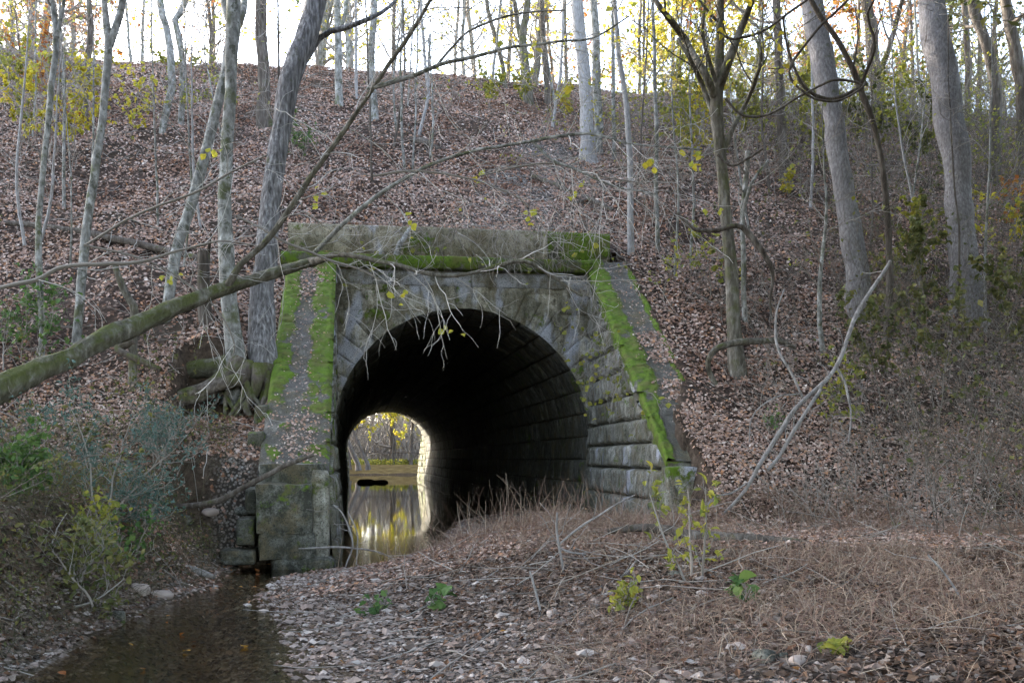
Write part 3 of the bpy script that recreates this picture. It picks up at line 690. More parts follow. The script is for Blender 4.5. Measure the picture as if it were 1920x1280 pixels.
# twin trees by the wing wall, standing on their shared washed-out roots
T('thick furrowed grey trunk leaning right, nearest the left wing wall', [(494, 690, 50), (489, 600, 47), (490, 540, 46), (503, 410, 38), (528, 230, 36), (556, 110, 40), (590, 0, 38)], 'grey', 15.55, .25, 15, None, 0, .09, [((560, 130, 14), (600, 70, 12), (660, 50, 10), (720, 20, 7), (760, -20, 5))], 10, 3.5, .5, 1, flare=.45, base_z=2.5)
T('grey mottled trunk rising beside the thick leaning trunk, on the same roots', [(442, 690, 40), (433, 620, 32), (428, 540, 30), (420, 400, 26), (428, 250, 23), (434, 130, 22), (440, 0, 26)], 'birch', 15.4, .1, 14, None, 0, .09, [], 9, 3., .4, 2, flare=.45, base_z=2.5)
T('pale blotchy trunk leaning right, left of the twin trees', [(312, 600, 21), (336, 450, 20), (360, 375, 20), (390, 270, 20), (415, 180, 19), (434, 60, 20), (425, 0, 17)], 'birch', None, .3, 12, 'ygreen', 60, .1, [((437, 70, 16), (455, 30, 13), (462, -10, 11))], 8, 2.6, .5, 3)
T('slim mottled trunk forking near the top left, leaning right', [(143, 650, 16), (158, 470, 17), (172, 360, 16), (190, 210, 14), (205, 90, 15), (195, 0, 11)], 'birch', None, .2, 12, 'orange', 120, .11, [((206, 85, 15), (225, 20, 14), (232, -20, 12))], 8, 2.4, .5, 4)
T('slender blotched trunk at the far left rising behind the mossy log', [(78, 700, 11), (76, 560, 12), (74, 430, 11), (84, 300, 11), (96, 170, 11), (107, 70, 11), (98, 0, 8)], 'birch', None, .2, 11, 'orange', 150, .11, [((107, 70, 8), (115, 20, 7), (120, -20, 6))], 7, 2.2, .5, 5)
# trees up the slope
T('broad brownish trunk on the slope just left of the leaning grey trunk', [(497, 235, 28), (493, 170, 23), (490, 80, 21), (488, 0, 20)], 'dark', None, 0, 14, 'yellow', 200, .11, [], 9, 3, .4, 6)
T('snaking pale trunk on the upper left slope bending left at its foot', [(303, 250, 11), (308, 215, 12), (321, 180, 14), (322, 120, 14), (312, 50, 13), (300, 0, 12)], 'birch', None, 0, 10, 'ygreen', 60, .11, [], 7, 2.2, .4, 7)
T('hooked trunk on the upper left slope curling left above the ridge', [(340, 235, 10), (341, 170, 10), (341, 90, 11), (328, 50, 12), (335, 20, 12), (350, -5, 11)], 'birch', None, 0, 10, 'orange', 60, .11, [], 7, 2.2, .4, 8)
T('grey stem on the left ridge behind yellow leaves', [(160, 230, 10), (164, 140, 11), (168, 60, 11), (166, 0, 10)], 'dark', None, 0, 11, 'yellow', 200, .11, [], 8, 2.4, .4, 9)
T('straight grey trunk above the parapet’s left half', [(702, 225, 17), (697, 130, 13), (700, 60, 13), (702, 0, 12)], 'birch', None, 0, 12, 'yellow', 220, .11, [], 9, 2.6, .3, 10)
T('slim trunk between the leaning grey trunk and the yellow leaves', [(635, 195, 14), (634, 100, 14), (632, 0, 14)], 'birch', None, 0, 12, 'yellow', 160, .11, [((634, 70, 8), (645, 30, 7), (655, -20, 6))], 9, 2.6, .3, 11)
T('mossy trunk standing with a partner on the middle ridge', [(988, 190, 20), (984, 120, 17), (980, 60, 15), (990, 0, 12)], 'mossy', None, 0, 12, 'yellow', 200, .11, [((982, 90, 10), (970, 40, 9), (962, -20, 8))], 9, 2.6, .35, 12)
T('slim dark trunk right of the paired mossy trunks on the middle ridge', [(1026, 195, 11), (1021, 100, 10), (1016, 0, 9)], 'dark', None, 0, 11, 'orange', 120, .11, [], 8, 2.2, .35, 13)
T('bent thin trunk kinking left on the middle ridge', [(948, 165, 8), (940, 120, 9), (925, 60, 9), (912, 0, 8)], 'mossy', None, 0, 10, 'ygreen', 120, .11, [], 8, 2.2, .35, 14)
T('thick smooth pale trunk above the right end of the parapet', [(1106, 300, 30), (1102, 230, 25), (1095, 120, 23), (1082, 0, 22)], 'pale', None, 0, 15, 'yellow', 120, .11, [], 9, 3, .5, 15)
T('slimmer grey trunk tucked behind the thick pale trunk', [(1122, 285, 18), (1119, 150, 17), (1114, 0, 15)], 'birch', None, 0, 14, 'yellow', 120, .11, [], 9, 3, .5, 16)
T('straight slim pale trunk just right of the parapet end', [(1184, 475, 13), (1181, 330, 12), (1175, 210, 11), (1160, 90, 10), (1150, 0, 8)], 'pale', None, 0, 11, 'ygreen', 40, .1, [], 7, 2, .5, 17)
T('pencil-thin stem left of the straight slim pale trunk', [(1152, 300, 8), (1150, 150, 8), (1149, 0, 7)], 'birch', None, 0, 9, None, 0, .1, [], 7, 1.8, .4, 18)
T('thin grey sapling right of the straight slim pale trunk', [(1231, 470, 9), (1230, 300, 8), (1227, 150, 7), (1222, 0, 6)], 'birch', None, 0, 9, 'yellow', 80, .1, [], 8, 1.8, .35, 19)
T('mossy many-forked tree right of the culvert, wrapped in thin vines', [(1386, 705, 32), (1376, 600, 26), (1370, 500, 24), (1360, 400, 22), (1350, 300, 21), (1343, 200, 24), (1346, 130, 18), (1350, 60, 16), (1352, 0, 14)], 'mossy', None, .05, 10, 'yellow', 420, .12,
  [((1343, 190, 16), (1318, 130, 14), (1282, 70, 13), (1240, 20, 11), (1215, -20, 9)), ((1346, 170, 18), (1370, 110, 16), (1392, 50, 13), (1412, -10, 11)), ((1342, 230, 10), (1318, 160, 9), (1296, 110, 8), (1270, 70, 6)), ((1352, 300, 9), (1376, 240, 9), (1400, 190, 8), (1425, 110, 6), (1410, 60, 4))], 6, 2.2, .45, 20)
T('broken pale sapling hard against the mossy forked tree', [(1396, 600, 9), (1392, 480, 10), (1392, 400, 10), (1402, 285, 11)], 'birch', None, 0, 3, None, 0, .1, [((1392, 400, 8), (1412, 340, 6), (1440, 300, 4))], 5, .9, .4, 21, broken=True)
T('brown trunk hung with orange leaves up the right slope', [(1475, 345, 26), (1470, 300, 20), (1464, 180, 16), (1458, 80, 15), (1455, 0, 14)], 'dark', None, 0, 13, 'orange', 900, .13, [], 12, 2.4, .25, 22)
T('big smooth grey trunk leaning left with burls at its foot', [(1612, 590, 54), (1606, 500, 44), (1592, 400, 39), (1565, 250, 38), (1543, 110, 41), (1522, 0, 40)], 'smooth', None, .1, 16, 'olive', 200, .11, [], 9, 3.6, .55, 23, flare=.12)
T('big dark grey trunk near the right edge leaning left', [(1815, 590, 58), (1802, 450, 50), (1790, 300, 50), (1766, 120, 50), (1748, 0, 47)], 'smooth', None, .1, 16, 'olive', 400, .12, [], 9, 3.6, .55, 24, flare=.12)
T('dark sapling leaning left across the big grey leaning trunk', [(1665, 640, 15), (1670, 500, 13), (1662, 380, 11), (1645, 260, 10), (1612, 160, 11), (1575, 80, 10), (1520, -5, 9)], 'dark', None, -.1, 9, 'olive', 80, .1, [((1612, 165, 7), (1560, 188, 7), (1510, 165, 6), (1480, 100, 5), (1468, 30, 4)), ((1614, 160, 6), (1640, 90, 6), (1628, 30, 5), (1650, -20, 4))], 7, 1.8, .4, 25, twig='twigd')
T('brown trunk on the ridge right of the big leaning grey trunk', [(1650, 230, 26), (1640, 130, 24), (1630, 40, 22), (1622, 0, 20)], 'dark', None, 0, 14, 'orange', 260, .12, [((1642, 150, 12), (1670, 80, 10), (1690, 0, 8))], 10, 3, .3, 26)
T('dark leaning trunk with a crook near the right edge', [(1862, 340, 22), (1868, 230, 22), (1858, 120, 20), (1835, 40, 19), (1822, -10, 17)], 'dark', None, 0, 13, 'olive', 260, .12, [], 10, 2.8, .3, 27, twig='twigd')
T('dark slanting trunk cut by the photo’s right edge', [(1925, 330, 26), (1918, 200, 24), (1905, 90, 22), (1885, 0, 20)], 'dark', None, 0, 13, 'olive', 300, .12, [], 10, 2.8, .3, 28, twig='twigd')
T('thin dark trunk between the big dark trunk and the crooked one', [(1812, 235, 12), (1814, 120, 12), (1806, 0, 11)], 'dark', None, 0, 12, 'orange', 160, .12, [], 9, 2.4, .3, 29, twig='twigd')
T('pale wispy sapling below the big grey leaning trunk', [(1542, 660, 10), (1535, 580, 9), (1538, 500, 8), (1548, 420, 6), (1545, 330, 4)], 'birch', None, 0, 4, 'ygreen', 40, .09, [], 8, .9, .3, 30)
T('snapped brown stump behind the twin trees', [(392, 680, 34), (386, 600, 26), (382, 520, 24), (380, 470, 18)], 'dark', 16.0, 0, 2, None, 0, .1, [((384, 540, 8), (392, 480, 7), (396, 440, 3))], 0, 1, .4, 31, broken=True, cat='stump', name='dead_stump')
T('short leaning mossy stub standing out of the fallen log', [(250, 590, 16), (238, 560, 15), (222, 530, 13), (212, 495, 11)], 'mossy', 14.6, 0, 2, None, 0, .1, [], 0, 1, .4, 32, broken=True, cat='stump', name='dead_stump')
# ridge trees against the sky
ridge = [
 (22, 90, 9, 'dark', 'orange', 500, 'leafy orange tree at the top left corner of the ridge'),
 (62, 95, 14, 'dark', 'orange', 700, 'dark curved trunk in orange leaves at the far left of the ridge'),
 (78, 100, 16, 'dark', 'orange', 500, 'second dark trunk in orange leaves at the far left of the ridge'),
 (132, 100, 9, 'birch', 'orange', 500, 'thin trunk in orange leaves left of the forked slim trunk'),
 (245, 100, 5, 'birch', 'yellow', 80, 'thread-thin stem on the ridge just right of the forked slim trunk'),
 (268, 105, 6, 'birch', None, 0, 'thin bare stem on the ridge left of the snaking pale trunk'),
 (395, 105, 7, 'dark', 'orange', 80, 'thin bare trunk on the ridge left of the blotchy leaning trunk’s top'),
 (408, 105, 8, 'mossy', 'yellow', 200, 'yellow-leaved trunk showing just left of the blotchy trunk’s top'),
 (598, 130, 18, 'birch', 'yellow', 300, 'grey trunk on the ridge close behind the leaning furrowed trunk'),
 (655, 125, 15, 'birch', 'yellow', 400, 'trunk with bright yellow leaves left of the branch crossing the sky'),
 (738, 128, 8, 'dark', 'yellow', 300, 'dark thin trunk in the first sky gap right of the crossing branch'),
 (853, 130, 6, 'birch', None, 0, 'leaning hair-thin stem in the brightest part of the sky'),
 (872, 130, 7, 'birch', 'ygreen', 60, 'thin stem leaning right in the brightest part of the sky'),
 (895, 130, 9, 'birch', 'ygreen', 60, 'grey stem at the right side of the brightest sky'),
 (958, 140, 8, 'mossy', 'yellow', 160, 'spindly trunk between the kinked trunk and the mossy pair'),
 (1003, 145, 15, 'mossy', 'yellow', 250, 'leaning mossy partner of the paired trunks on the middle ridge'),
 (1046, 145, 7, 'mossy', 'yellow', 250, 'yellowish thin trunk right of the slim dark trunk'),
 (1060, 150, 8, 'mossy', 'orange', 250, 'thin trunk with red leaves left of the thick pale trunk'),
 (1195, 150, 7, 'mossy', 'yellow', 500, 'yellow-leaved stem right of the straight slim pale trunk'),
 (1208, 150, 6, 'dark', 'yellow', 500, 'dark stem in yellow leaves, left one of a close pair on the ridge'),
 (1262, 150, 7, 'dark', 'yellow', 700, 'slim trunk in dense yellow leaves left of the forked mossy tree'),
 (1310, 155, 8, 'mossy', 'yellow', 900, 'bright yellow tree directly behind the forked mossy tree'),
 (1370, 160, 8, 'mossy', 'yellow', 900, 'bright yellow tree showing between the forks of the mossy tree'),
 (1422, 160, 9, 'birch', 'yellow', 600, 'grey stem in yellow leaves left of the orange-leaved trunk'),
 (1500, 165, 10, 'dark', 'orange', 900, 'red-leaved tree between the brown trunk and big leaning trunk'),
 (1585, 175, 8, 'dark', 'orange', 300, 'thin trunk just right of the big leaning trunk’s top'),
 (1690, 185, 11, 'dark', 'orange', 300, 'dark trunk in the pale blue gap right of the big leaning trunk'),
 (1716, 185, 7, 'dark', 'orange', 200, 'second thin dark trunk in the pale blue gap, before the big dark trunk'),
 (1790, 190, 9, 'dark', 'olive', 400, 'dark leafy trunk behind the right side of the big dark trunk'),
 (1838, 195, 10, 'dark', 'olive', 400, 'dark trunk on the ridge left of the crooked dark trunk'),
 (1885, 200, 10, 'dark', 'olive', 500, 'dark trunk on the ridge between the two rightmost leaning trunks'),
]
for i, (x, y, w_, bk, lf, nl, lab) in enumerate(ridge):
    r_ = random.Random(i * 7 + 3); u = (x - CX) / F
    bpos = 15.5 + r_.random() * 5.5
    D = (O_[1] + bpos * T_[1] + (O_[0] * -E_[1] / E_[0]) * 0) / (1 - .158 * u) + 1.2
    X = u * D; gz = float(ground(X, D)); yb = CY - (gz - CAMZ) / D * F
    j = r_.uniform(-1, 1)
    path = [(x, yb, w_), (x + j * 8, yb - 90, w_ * .95), (x + j * 16 + r_.uniform(-12, 12), yb - 200, w_ * .85), (x + j * 26, yb - 330, w_ * .6)]
    T(lab, path, bk, D, 0, 5.5 + 2 * r_.random(), lf, int(nl * 2.2), .15, [], 17, 2.1, .06, 40 + i, twig='twigd' if bk == 'dark' else 'twig', subs=4)

_r = np.random.default_rng(31)
for i in range(46):
    x = float(_r.uniform(10, 1910)); y = float(_r.uniform(175, 520) + 120 * max(0, (x - 1250) / 650))
    if 540 < x < 1180 and y > 400: y -= 170
    w0 = float(_r.uniform(3.2, 6.5)); l_ = float(_r.normal() * 16); h_ = float(_r.uniform(170, 420)); c_ = float(_r.normal() * 10)
    T('pencil-thin bare sapling, one of many scattered over the leafy slope', [(x, y, w0), (x + l_ * .4 + c_, y - h_ * .4, w0 * .85), (x + l_, y - h_, w0 * .6)], ['birch', 'dark', 'birch', 'pale'][i % 4], None, 0, h_ / 1900 * 26 + .8, None if i % 3 else 'ygreen', 22, .1, [], 8, 1.2, .25, 200 + i, 'thin bare saplings scattered over the slope', 'sapling', 'sapling', subs=3, flare=.1)

# ------------------------------------------------------------------ trees beyond the culvert
far = [(672, 74, .35, 'dark', None, 0, 'leaning dark trunk seen through the arch, first from its left'), (690, 80, .3, 'dark', None, 0, 'leaning dark trunk seen through the arch, second from its left'),
       (706, 92, .3, 'birch', None, 0, 'thin pale trunk seen through the arch behind the leaning pair'), (721, 95, .22, 'pale', 'ygreen', 700, 'palest trunk in the middle of the view through the arch'),
       (738, 86, .6, 'dark', None, 0, 'thick dark trunk right of the middle of the view through the arch'), (752, 98, .3, 'dark', None, 0, 'thin dark trunk close right of the thick one through the arch'),
       (770, 84, .3, 'dark', 'yellow', 7000, 'bright yellow tree at the right side of the view through the arch'), (655, 82, .25, 'dark', 'yellow', 4000, 'yellow leafy tree at the left rim of the view through the arch'),
       (714, 104, .4, 'dark', None, 0, 'grey bare tree farthest back through the arch'), (786, 96, .4, 'birch', 'yellow', 5000, 'yellow tree half hidden by the sunlit far wing wall'),
       (698, 110, .4, 'birch', None, 0, 'bare grey tree behind the leaning pair through the arch'), (760, 112, .4, 'birch', None, 0, 'bare grey tree behind the yellow tree through the arch')]
for i, (x, D, wd, bk, lf, nl, lab) in enumerate(far):
    X = (x - CX) / F * D; gz = .8; yb = CY - (gz - CAMZ) / D * F; wpx = wd * F / D
    ln = -.45 if i < 2 else random.Random(i).uniform(-.08, .08)
    path = [(x, yb, wpx), (x + ln * 40, yb - 40, wpx * .9), (x + ln * 110, yb - 120, wpx * .75), (x + ln * 190, yb - 210, wpx * .6)]
    T(lab, path, bk, D, 0, 12, lf, nl, .28, [], 16, 4.5, .1, 90 + i, base_z=gz, twig='twigd' if i % 2 else 'twig', subs=5)
rng = np.random.default_rng(77)
n = 3600; P0 = np.stack([*l2w(rng.uniform(-20, 20, n), rng.uniform(66, 112, n)), np.full(n, .7)], -1)
P = [P0]; dv = rng.normal(size=(n, 3)) * .4 + [0, 0, 1]
for k in range(6): dv = dv + rng.normal(size=(n, 3)) * .25 + [0, 0, .1]; dv /= np.linalg.norm(dv, axis=1, keepdims=True); P.append(P[-1] + dv * rng.uniform(.4, 1.5, (n, 1)))
P = np.stack(P, 1); acc = Acc(); acc.tubes(P, np.linspace(.05, .018, 7)[None] * np.ones((n, 1)), 3)
B2, R2 = grow(rng, P, np.full((n, 7), .03), 5, .2, 1, 1.4, .5, .8, .05, .25, 5); acc.tubes(B2, R2.clip(.008), 3)
tag(acc.build('far_brush', M['twig']), 'bare grey thicket on the bank beyond the culvert', 'thicket', kind='stuff')
n = 5000; LP = np.stack([*l2w(rng.uniform(-12, 12, n), 64.9 + rng.random(n) ** 2 * 14), rng.uniform(.7, 1.25, n)], -1)
V, F3 = leafmesh(LP, rng.uniform(.2, .5, n), rng, np.tile([1., 0, 0], (n, 1)), .7, .25)
tag(mk('far_bank_grass', V, F3, M['ygreen']), 'sunlit yellow green grass behind the timber dam', 'grass', kind='stuff')

def blob(acc, c, rad, seed, amp=.28, n=12):
    U, V = np.meshgrid(np.linspace(0, 2 * math.pi, 2 * n), np.linspace(.02, math.pi - .02, n), indexing='ij')
    D_ = np.stack([np.cos(U) * np.sin(V), np.sin(U) * np.sin(V), np.cos(V)], -1)
    k = 1 + amp * 2 * (fbm(D_[..., 0] * 1.6 + D_[..., 2] + seed, D_[..., 1] * 1.6 - D_[..., 2] * .7 + seed, 4)); k[-1] = k[0]
    D_ = np.sign(D_) * np.abs(D_) ** .8
    acc.add(np.array(c) + D_ * k[..., None] * np.array(rad), grid_faces(2 * n, n))

# ------------------------------------------------------------------ fallen mossy tree and its branches over the culvert
def limb(acc, pts, k=10, n=30, rg=.06, seed=0):
    q = np.array([[*px(x, y, d), w_ / 2 * d / F] for x, y, d, w_ in pts]); return trunk_mesh(acc, q[:, :3], q[:, 3], k, n, rg, 0, seed)
root = empty('fallen_tree', tuple(px(-60, 790, 9.5))); tag(root, 'mossy fallen tree leaning across the left bank onto the culvert, long bare branches spreading right', 'fallen tree')
acc = Acc(); limb(acc, [(-160, 800, 9.6, 54), (-20, 742, 10.2, 47), (110, 680, 11, 38), (215, 628, 11.8, 40), (320, 582, 12.6, 31), (420, 545, 13.3, 25), (520, 510, 13.8, 19), (590, 488, 14., 15)], 20, 90, .22, 3)
acc.build('trunk', M['mosslog'], root)
brs = [
 [(420, 545, 13.3, 18), (452, 500, 13.2, 12), (512, 440, 13.2, 12), (560, 365, 13.2, 11), (615, 290, 13.2, 10), (690, 180, 13.2, 8), (760, 80, 13.1, 8), (815, -10, 13, 6)],
 [(580, 492, 14., 18), (640, 478, 13.3, 10), (700, 485, 13, 9), (760, 500, 12.8, 9), (820, 515, 12.7, 8), (890, 512, 12.7, 7), (940, 497, 12.7, 9), (990, 491, 12.7, 7), (1040, 520, 12.7, 6), (1090, 555, 12.6, 4)],
 [(588, 476, 13.6, 9), (640, 425, 13.3, 9), (700, 372, 13.2, 8), (780, 320, 13.1, 7), (880, 283, 13, 6), (1000, 263, 12.8, 6), (1070, 255, 12.7, 6), (1110, 252, 12.6, 5), (1200, 270, 12.4, 4), (1320, 280, 12.2, 3)],
 [(1000, 266, 12.8, 6), (1030, 295, 12.8, 6), (1080, 320, 12.7, 5), (1150, 350, 12.6, 4), (1230, 365, 12.5, 3)],
 [(690, 168, 13.2, 9), (760, 145, 13.1, 9), (820, 122, 13, 8), (880, 110, 12.9, 7), (960, 88, 12.8, 6), (1040, 78, 12.7, 5), (1110, 70, 12.6, 4), (1180, 30, 12.5, 3)],
 [(820, 122, 13, 6), (850, 85, 13, 5), (880, 58, 12.9, 5), (960, 30, 12.8, 4), (1060, 20, 12.7, 3)],
 [(-40, 548, 12.8, 9), (60, 530, 12.8, 9), (120, 503, 12.9, 9), (200, 496, 12.9, 8), (262, 492, 12.9, 7), (330, 470, 13, 5), (410, 452, 13, 4), (480, 460, 13, 3)],
 [(158, 460, 13, 4), (210, 430, 13, 5), (290, 390, 13, 5), (370, 360, 13, 5), (430, 325, 13, 4), (500, 290, 12.9, 3)],
 [(160, 460, 13, 4), (240, 478, 13, 4), (320, 510, 13, 3), (400, 570, 13, 3), (440, 640, 13, 3), (425, 690, 13, 2)],
 [(445, 405, 13.4, 4), (510, 440, 13.3, 5), (575, 470, 13.2, 5), (660, 500, 13.1, 4), (710, 525, 13, 3)],
 [(700, 330, 13.2, 5), (770, 322, 13.1, 5), (860, 330, 13, 4), (930, 350, 12.9, 3), (990, 385, 12.8, 3), (1010, 430, 12.7, 2)],
 [(900, 330, 13, 3), (1000, 308, 12.9, 4), (1060, 310, 12.8, 4), (1130, 330, 12.7, 3), (1200, 345, 12.6, 2)],
]
allP = []; 
for i, b_ in enumerate(brs):
    acc = Acc(); P, Rd = limb(acc, b_, 7 if i < 3 else 5, 36, .05, i); rngb = np.random.default_rng(300 + i)
    B1, R1 = grow(rngb, P[None], Rd[None], 16 if i < 6 else 9, .2, .98, 1., .4, .9, -.03, .16, 9); B2, R2 = grow(rngb, B1, R1, 4, .3, 1, .5, .6, .7, -.05, .22, 6)
    o = acc.build('branch', M['mossy'] if i < 2 else M['twig'] if i > 5 else M['birch'], root)
    acc = Acc(); acc.tubes(B1, R1.clip(.0038, .007), 3); acc.tubes(B2, R2.clip(.003, .004), 3); tw = acc.build('twigs', M['ptwig']); put(tw, o)
    pick = B2[rngb.integers(0, len(B2), 3 if i in (2, 3, 4) else 1), -1]
    LP = np.repeat(pick, 4, 0) + rngb.normal(size=(len(pick) * 4, 3)) * .06
    V, F3 = leafmesh(LP, rngb.uniform(.07, .12, len(LP)), rngb, np.tile([0, -1., .6], (len(LP), 1)), .5, .8)
    q = mk('leaves', V, F3, M['yellow']); put(q, o)

acc = Acc(); blob(acc, (-.3, 0, 0), (.52, .3, .2), 3, .22); blob(acc, (.45, .05, 0), (.42, .28, .17), 9, .22)
o = acc.build('rock', M['soil']); o.location = tuple(px(697, 897, 56)[:2]) + (0.0,); tag(o, 'black double-humped rock in the still water at the far end of the arch', 'rock')

# roots of the twin trees
root = empty('root_mass', tuple(px(440, 740, 15.2))); tag(root, 'tangled exposed roots over a dark hollow under the twin trees', 'roots')
rts = [
 [(455, 680, 15.35, 46), (430, 708, 15.2, 36), (395, 728, 15.0, 32), (345, 745, 14.85, 26), (295, 757, 14.7, 14)],
 [(440, 680, 15.5, 40), (395, 690, 15.45, 34), (345, 698, 15.4, 30), (300, 690, 15.3, 16), (255, 690, 15.2, 10)],
 [(470, 690, 15.3, 40), (455, 708, 15.1, 30), (420, 722, 14.95, 22), (370, 742, 14.9, 18), (330, 762, 14.75, 10)],
 [(490, 690, 15.2, 36), (485, 715, 15.05, 24), (478, 740, 15, 18), (462, 765, 14.85, 14), (470, 785, 14.8, 9)],
 [(500, 690, 15.35, 40), (496, 720, 15.2, 18), (490, 750, 15.05, 14), (480, 775, 14.9, 12)],
 [(470, 720, 15.2, 26), (455, 745, 15, 12), (445, 760, 14.9, 10), (425, 785, 14.8, 7)],
 [(430, 715, 15.2, 16), (424, 745, 15., 9), (422, 775, 14.85, 8), (420, 790, 14.8, 6)],
 [(500, 700, 15.2, 20), (503, 735, 15.05, 12), (492, 765, 14.9, 10), (500, 790, 14.8, 7)],
 [(460, 712, 15.1, 14), (468, 740, 14.95, 9), (450, 770, 14.85, 8), (436, 788, 14.8, 6)],
 [(484, 715, 15.1, 14), (470, 738, 14.95, 9), (488, 762, 14.88, 8), (474, 786, 14.8, 6)],
 [(424, 745, 15., 8), (440, 768, 14.9, 7), (452, 782, 14.85, 5)],
 [(445, 715, 15.25, 14), (410, 745, 15.1, 7), (395, 775, 14.9, 5)],
 [(400, 735, 15.0, 22), (360, 748, 14.85, 20), (320, 752, 14.7, 16), (285, 760, 14.6, 9)],
 [(250, 640, 14.6, 22), (220, 655, 14.5, 14), (255, 672, 14.4, 12), (300, 690, 14.4, 7)],
]
for i, r_ in enumerate(rts):
    acc = Acc(); limb(acc, r_, 9, 26, .14, i * 3.3); acc.build('root', M['mosslog'] if i in (1, 9, 10) else M['root'], root)

# ------------------------------------------------------------------ other fallen wood
def stick(name, label, cat, limbs, mat, twigs=0, k=7, tl=.5, seed=0, tm=None):
    x, y, d, w_ = limbs[0][0]; r0 = empty(name, tuple(px(x, y, d))); tag(r0, label, cat); rngb = np.random.default_rng(seed + 500)
    for i, l in enumerate(limbs):
        acc = Acc(); P, Rd = limb(acc, l, k, 30, .07, i + seed)
        if twigs:
            B1, R1 = grow(rngb, P[None], Rd[None], twigs, .3, .98, tl, .4, .8, -.02, .2, 6); acc.tubes(B1, R1.clip(.003, .008), 3)
        acc.build('stem' if i == 0 else 'branch', M[mat], r0)
    return r0
def hD(x, y): return hit(x, y)
d1 = hD(1350, 968); d2 = hD(1660, 640)
stick('leaning_branch', 'long pale broken branch leaning from the brush up against the right slope', 'branch', [
  [(1348, 972, d1, 5), (1400, 915, d1 + .1, 7), (1430, 860, d1 + .2, 8), (1490, 765, d1 + .5, 9), (1540, 720, d1 + .7, 8), (1575, 670, d1 + .9, 8), (1600, 600, d1 + 1.2, 8), (1640, 530, d1 + 1.6, 7), (1668, 490, d1 + 1.8, 6)],
  [(1505, 745, d1 + .5, 5), (1480, 690, d1 + .6, 5), (1460, 650, d1 + .8, 5), (1456, 590, d1 + 1, 4), (1470, 540, d1 + 1.1, 3)],
  [(1440, 880, d1 + .1, 7), (1465, 850, d1 + .2, 7), (1500, 790, d1 + .3, 7), (1540, 730, d1 + .6, 6)],
  [(1570, 690, d1 + .9, 5), (1585, 720, d1 + .8, 5), (1592, 770, d1 + .7, 4), (1588, 830, d1 + .5, 3)],
  [(1500, 738, d1 + .5, 3), (1450, 745, d1 + .4, 3), (1410, 780, d1 + .3, 2.5), (1405, 830, d1 + .3, 2)],
  [(1400, 905, d1 + .1, 4), (1370, 925, d1, 4), (1340, 935, d1 - .1, 3), (1320, 955, d1 - .2, 2)]], 'deadwood', 5, 7, .45, 1)
dd = hD(1340, 1018)
stick('fallen_log', 'thin dark log lying on leaves in front of the right wing wall', 'log', [[(1140, 996, dd + .3, 11), (1200, 991, dd + .3, 15), (1250, 992, dd + .2, 19), (1290, 1001, dd + .1, 21), (1360, 1006, dd, 21), (1440, 1010, dd - .1, 20), (1530, 1020, dd - .2, 14)]], 'dark', 0, 9, .3, 2)
dl = hD(380, 940)
stick('fallen_branch', 'curved dark stick propped between the dirt bank and left wing wall', 'branch', [[(318, 950, 12.2, 8), (365, 946, 12.1, 11), (410, 940, 12.1, 11), (450, 918, 12.1, 10), (500, 893, 12.1, 10), (545, 870, 12.15, 9), (588, 852, 12.2, 6)]], 'dark', 0, 7, .3, 3)
stick('fallen_branch', 'bowed mossy limb arching over the slope behind the forked mossy tree', 'branch', [[(1342, 722, hD(1342, 722), 10), (1328, 690, hD(1330, 720) - .1, 10), (1335, 655, 15.6, 12), (1370, 642, 15.7, 13), (1420, 640, 15.9, 12), (1460, 638, 16.1, 12), (1490, 650, 16.3, 8)]], 'mossy', 3, 8, .3, 4)
stick('hanging_limb', 'dark crooked limb hanging above the slope right of the mossy forked tree', 'branch', [[(1270, 400, 16.2, 5), (1300, 428, 16.2, 8), (1340, 432, 16.2, 9), (1385, 424, 16.2, 9), (1408, 445, 16.2, 13), (1430, 475, 16.2, 11), (1447, 510, 16.3, 8), (1442, 560, 16.4, 5), (1445, 600, 16.5, 3)]], 'dark', 2, 7, .4, 5)
stick('fallen_log', 'half-sunk grey log on the left bank at the water’s edge', 'log', [[(290, 1050, 10.6, 22), (330, 1063, 10.7, 20), (370, 1075, 10.8, 16), (402, 1085, 10.9, 8)]], 'deadwood', 0, 9, .3, 6)
stick('fallen_log', 'long dark log lying across the leaves high on the left slope', 'log', [[(-30, 420, hD(60, 425), 12), (60, 423, hD(60, 425), 13), (150, 435, hD(150, 437), 14), (250, 458, hD(250, 460), 14), (330, 475, hD(330, 477), 14), (400, 492, hD(400, 495), 12)]], 'dark', 2, 8, .4, 7)
stick('fallen_log', 'rotting log pile of dark limbs on the mid slope above the parapet', 'log', [[(1000, 330, hD(1000, 332), 9), (1050, 352, hD(1050, 354), 12), (1110, 375, hD(1110, 377), 12), (1150, 395, hD(1150, 397), 8)], [(1020, 385, hD(1020, 385), 7), (1090, 378, hD(1090, 380), 9), (1160, 360, hD(1160, 362), 7)]], 'dark', 5, 7, .8, 8)
stick('fallen_log', 'short mossy knotted log on the slope above the middle of the parapet', 'log', [[(770, 262, hD(770, 264), 12), (795, 268, hD(795, 270), 16), (825, 280, hD(825, 282), 11)]], 'dark', 4, 8, .5, 9)
stick('fallen_branch', 'pale broken stub leaning on the parapet front', 'branch', [[(742, 480, 19.2, 12), (752, 455, 19.3, 11), (768, 430, 19.6, 8)]], 'birch', 2, 7, .4, 10)
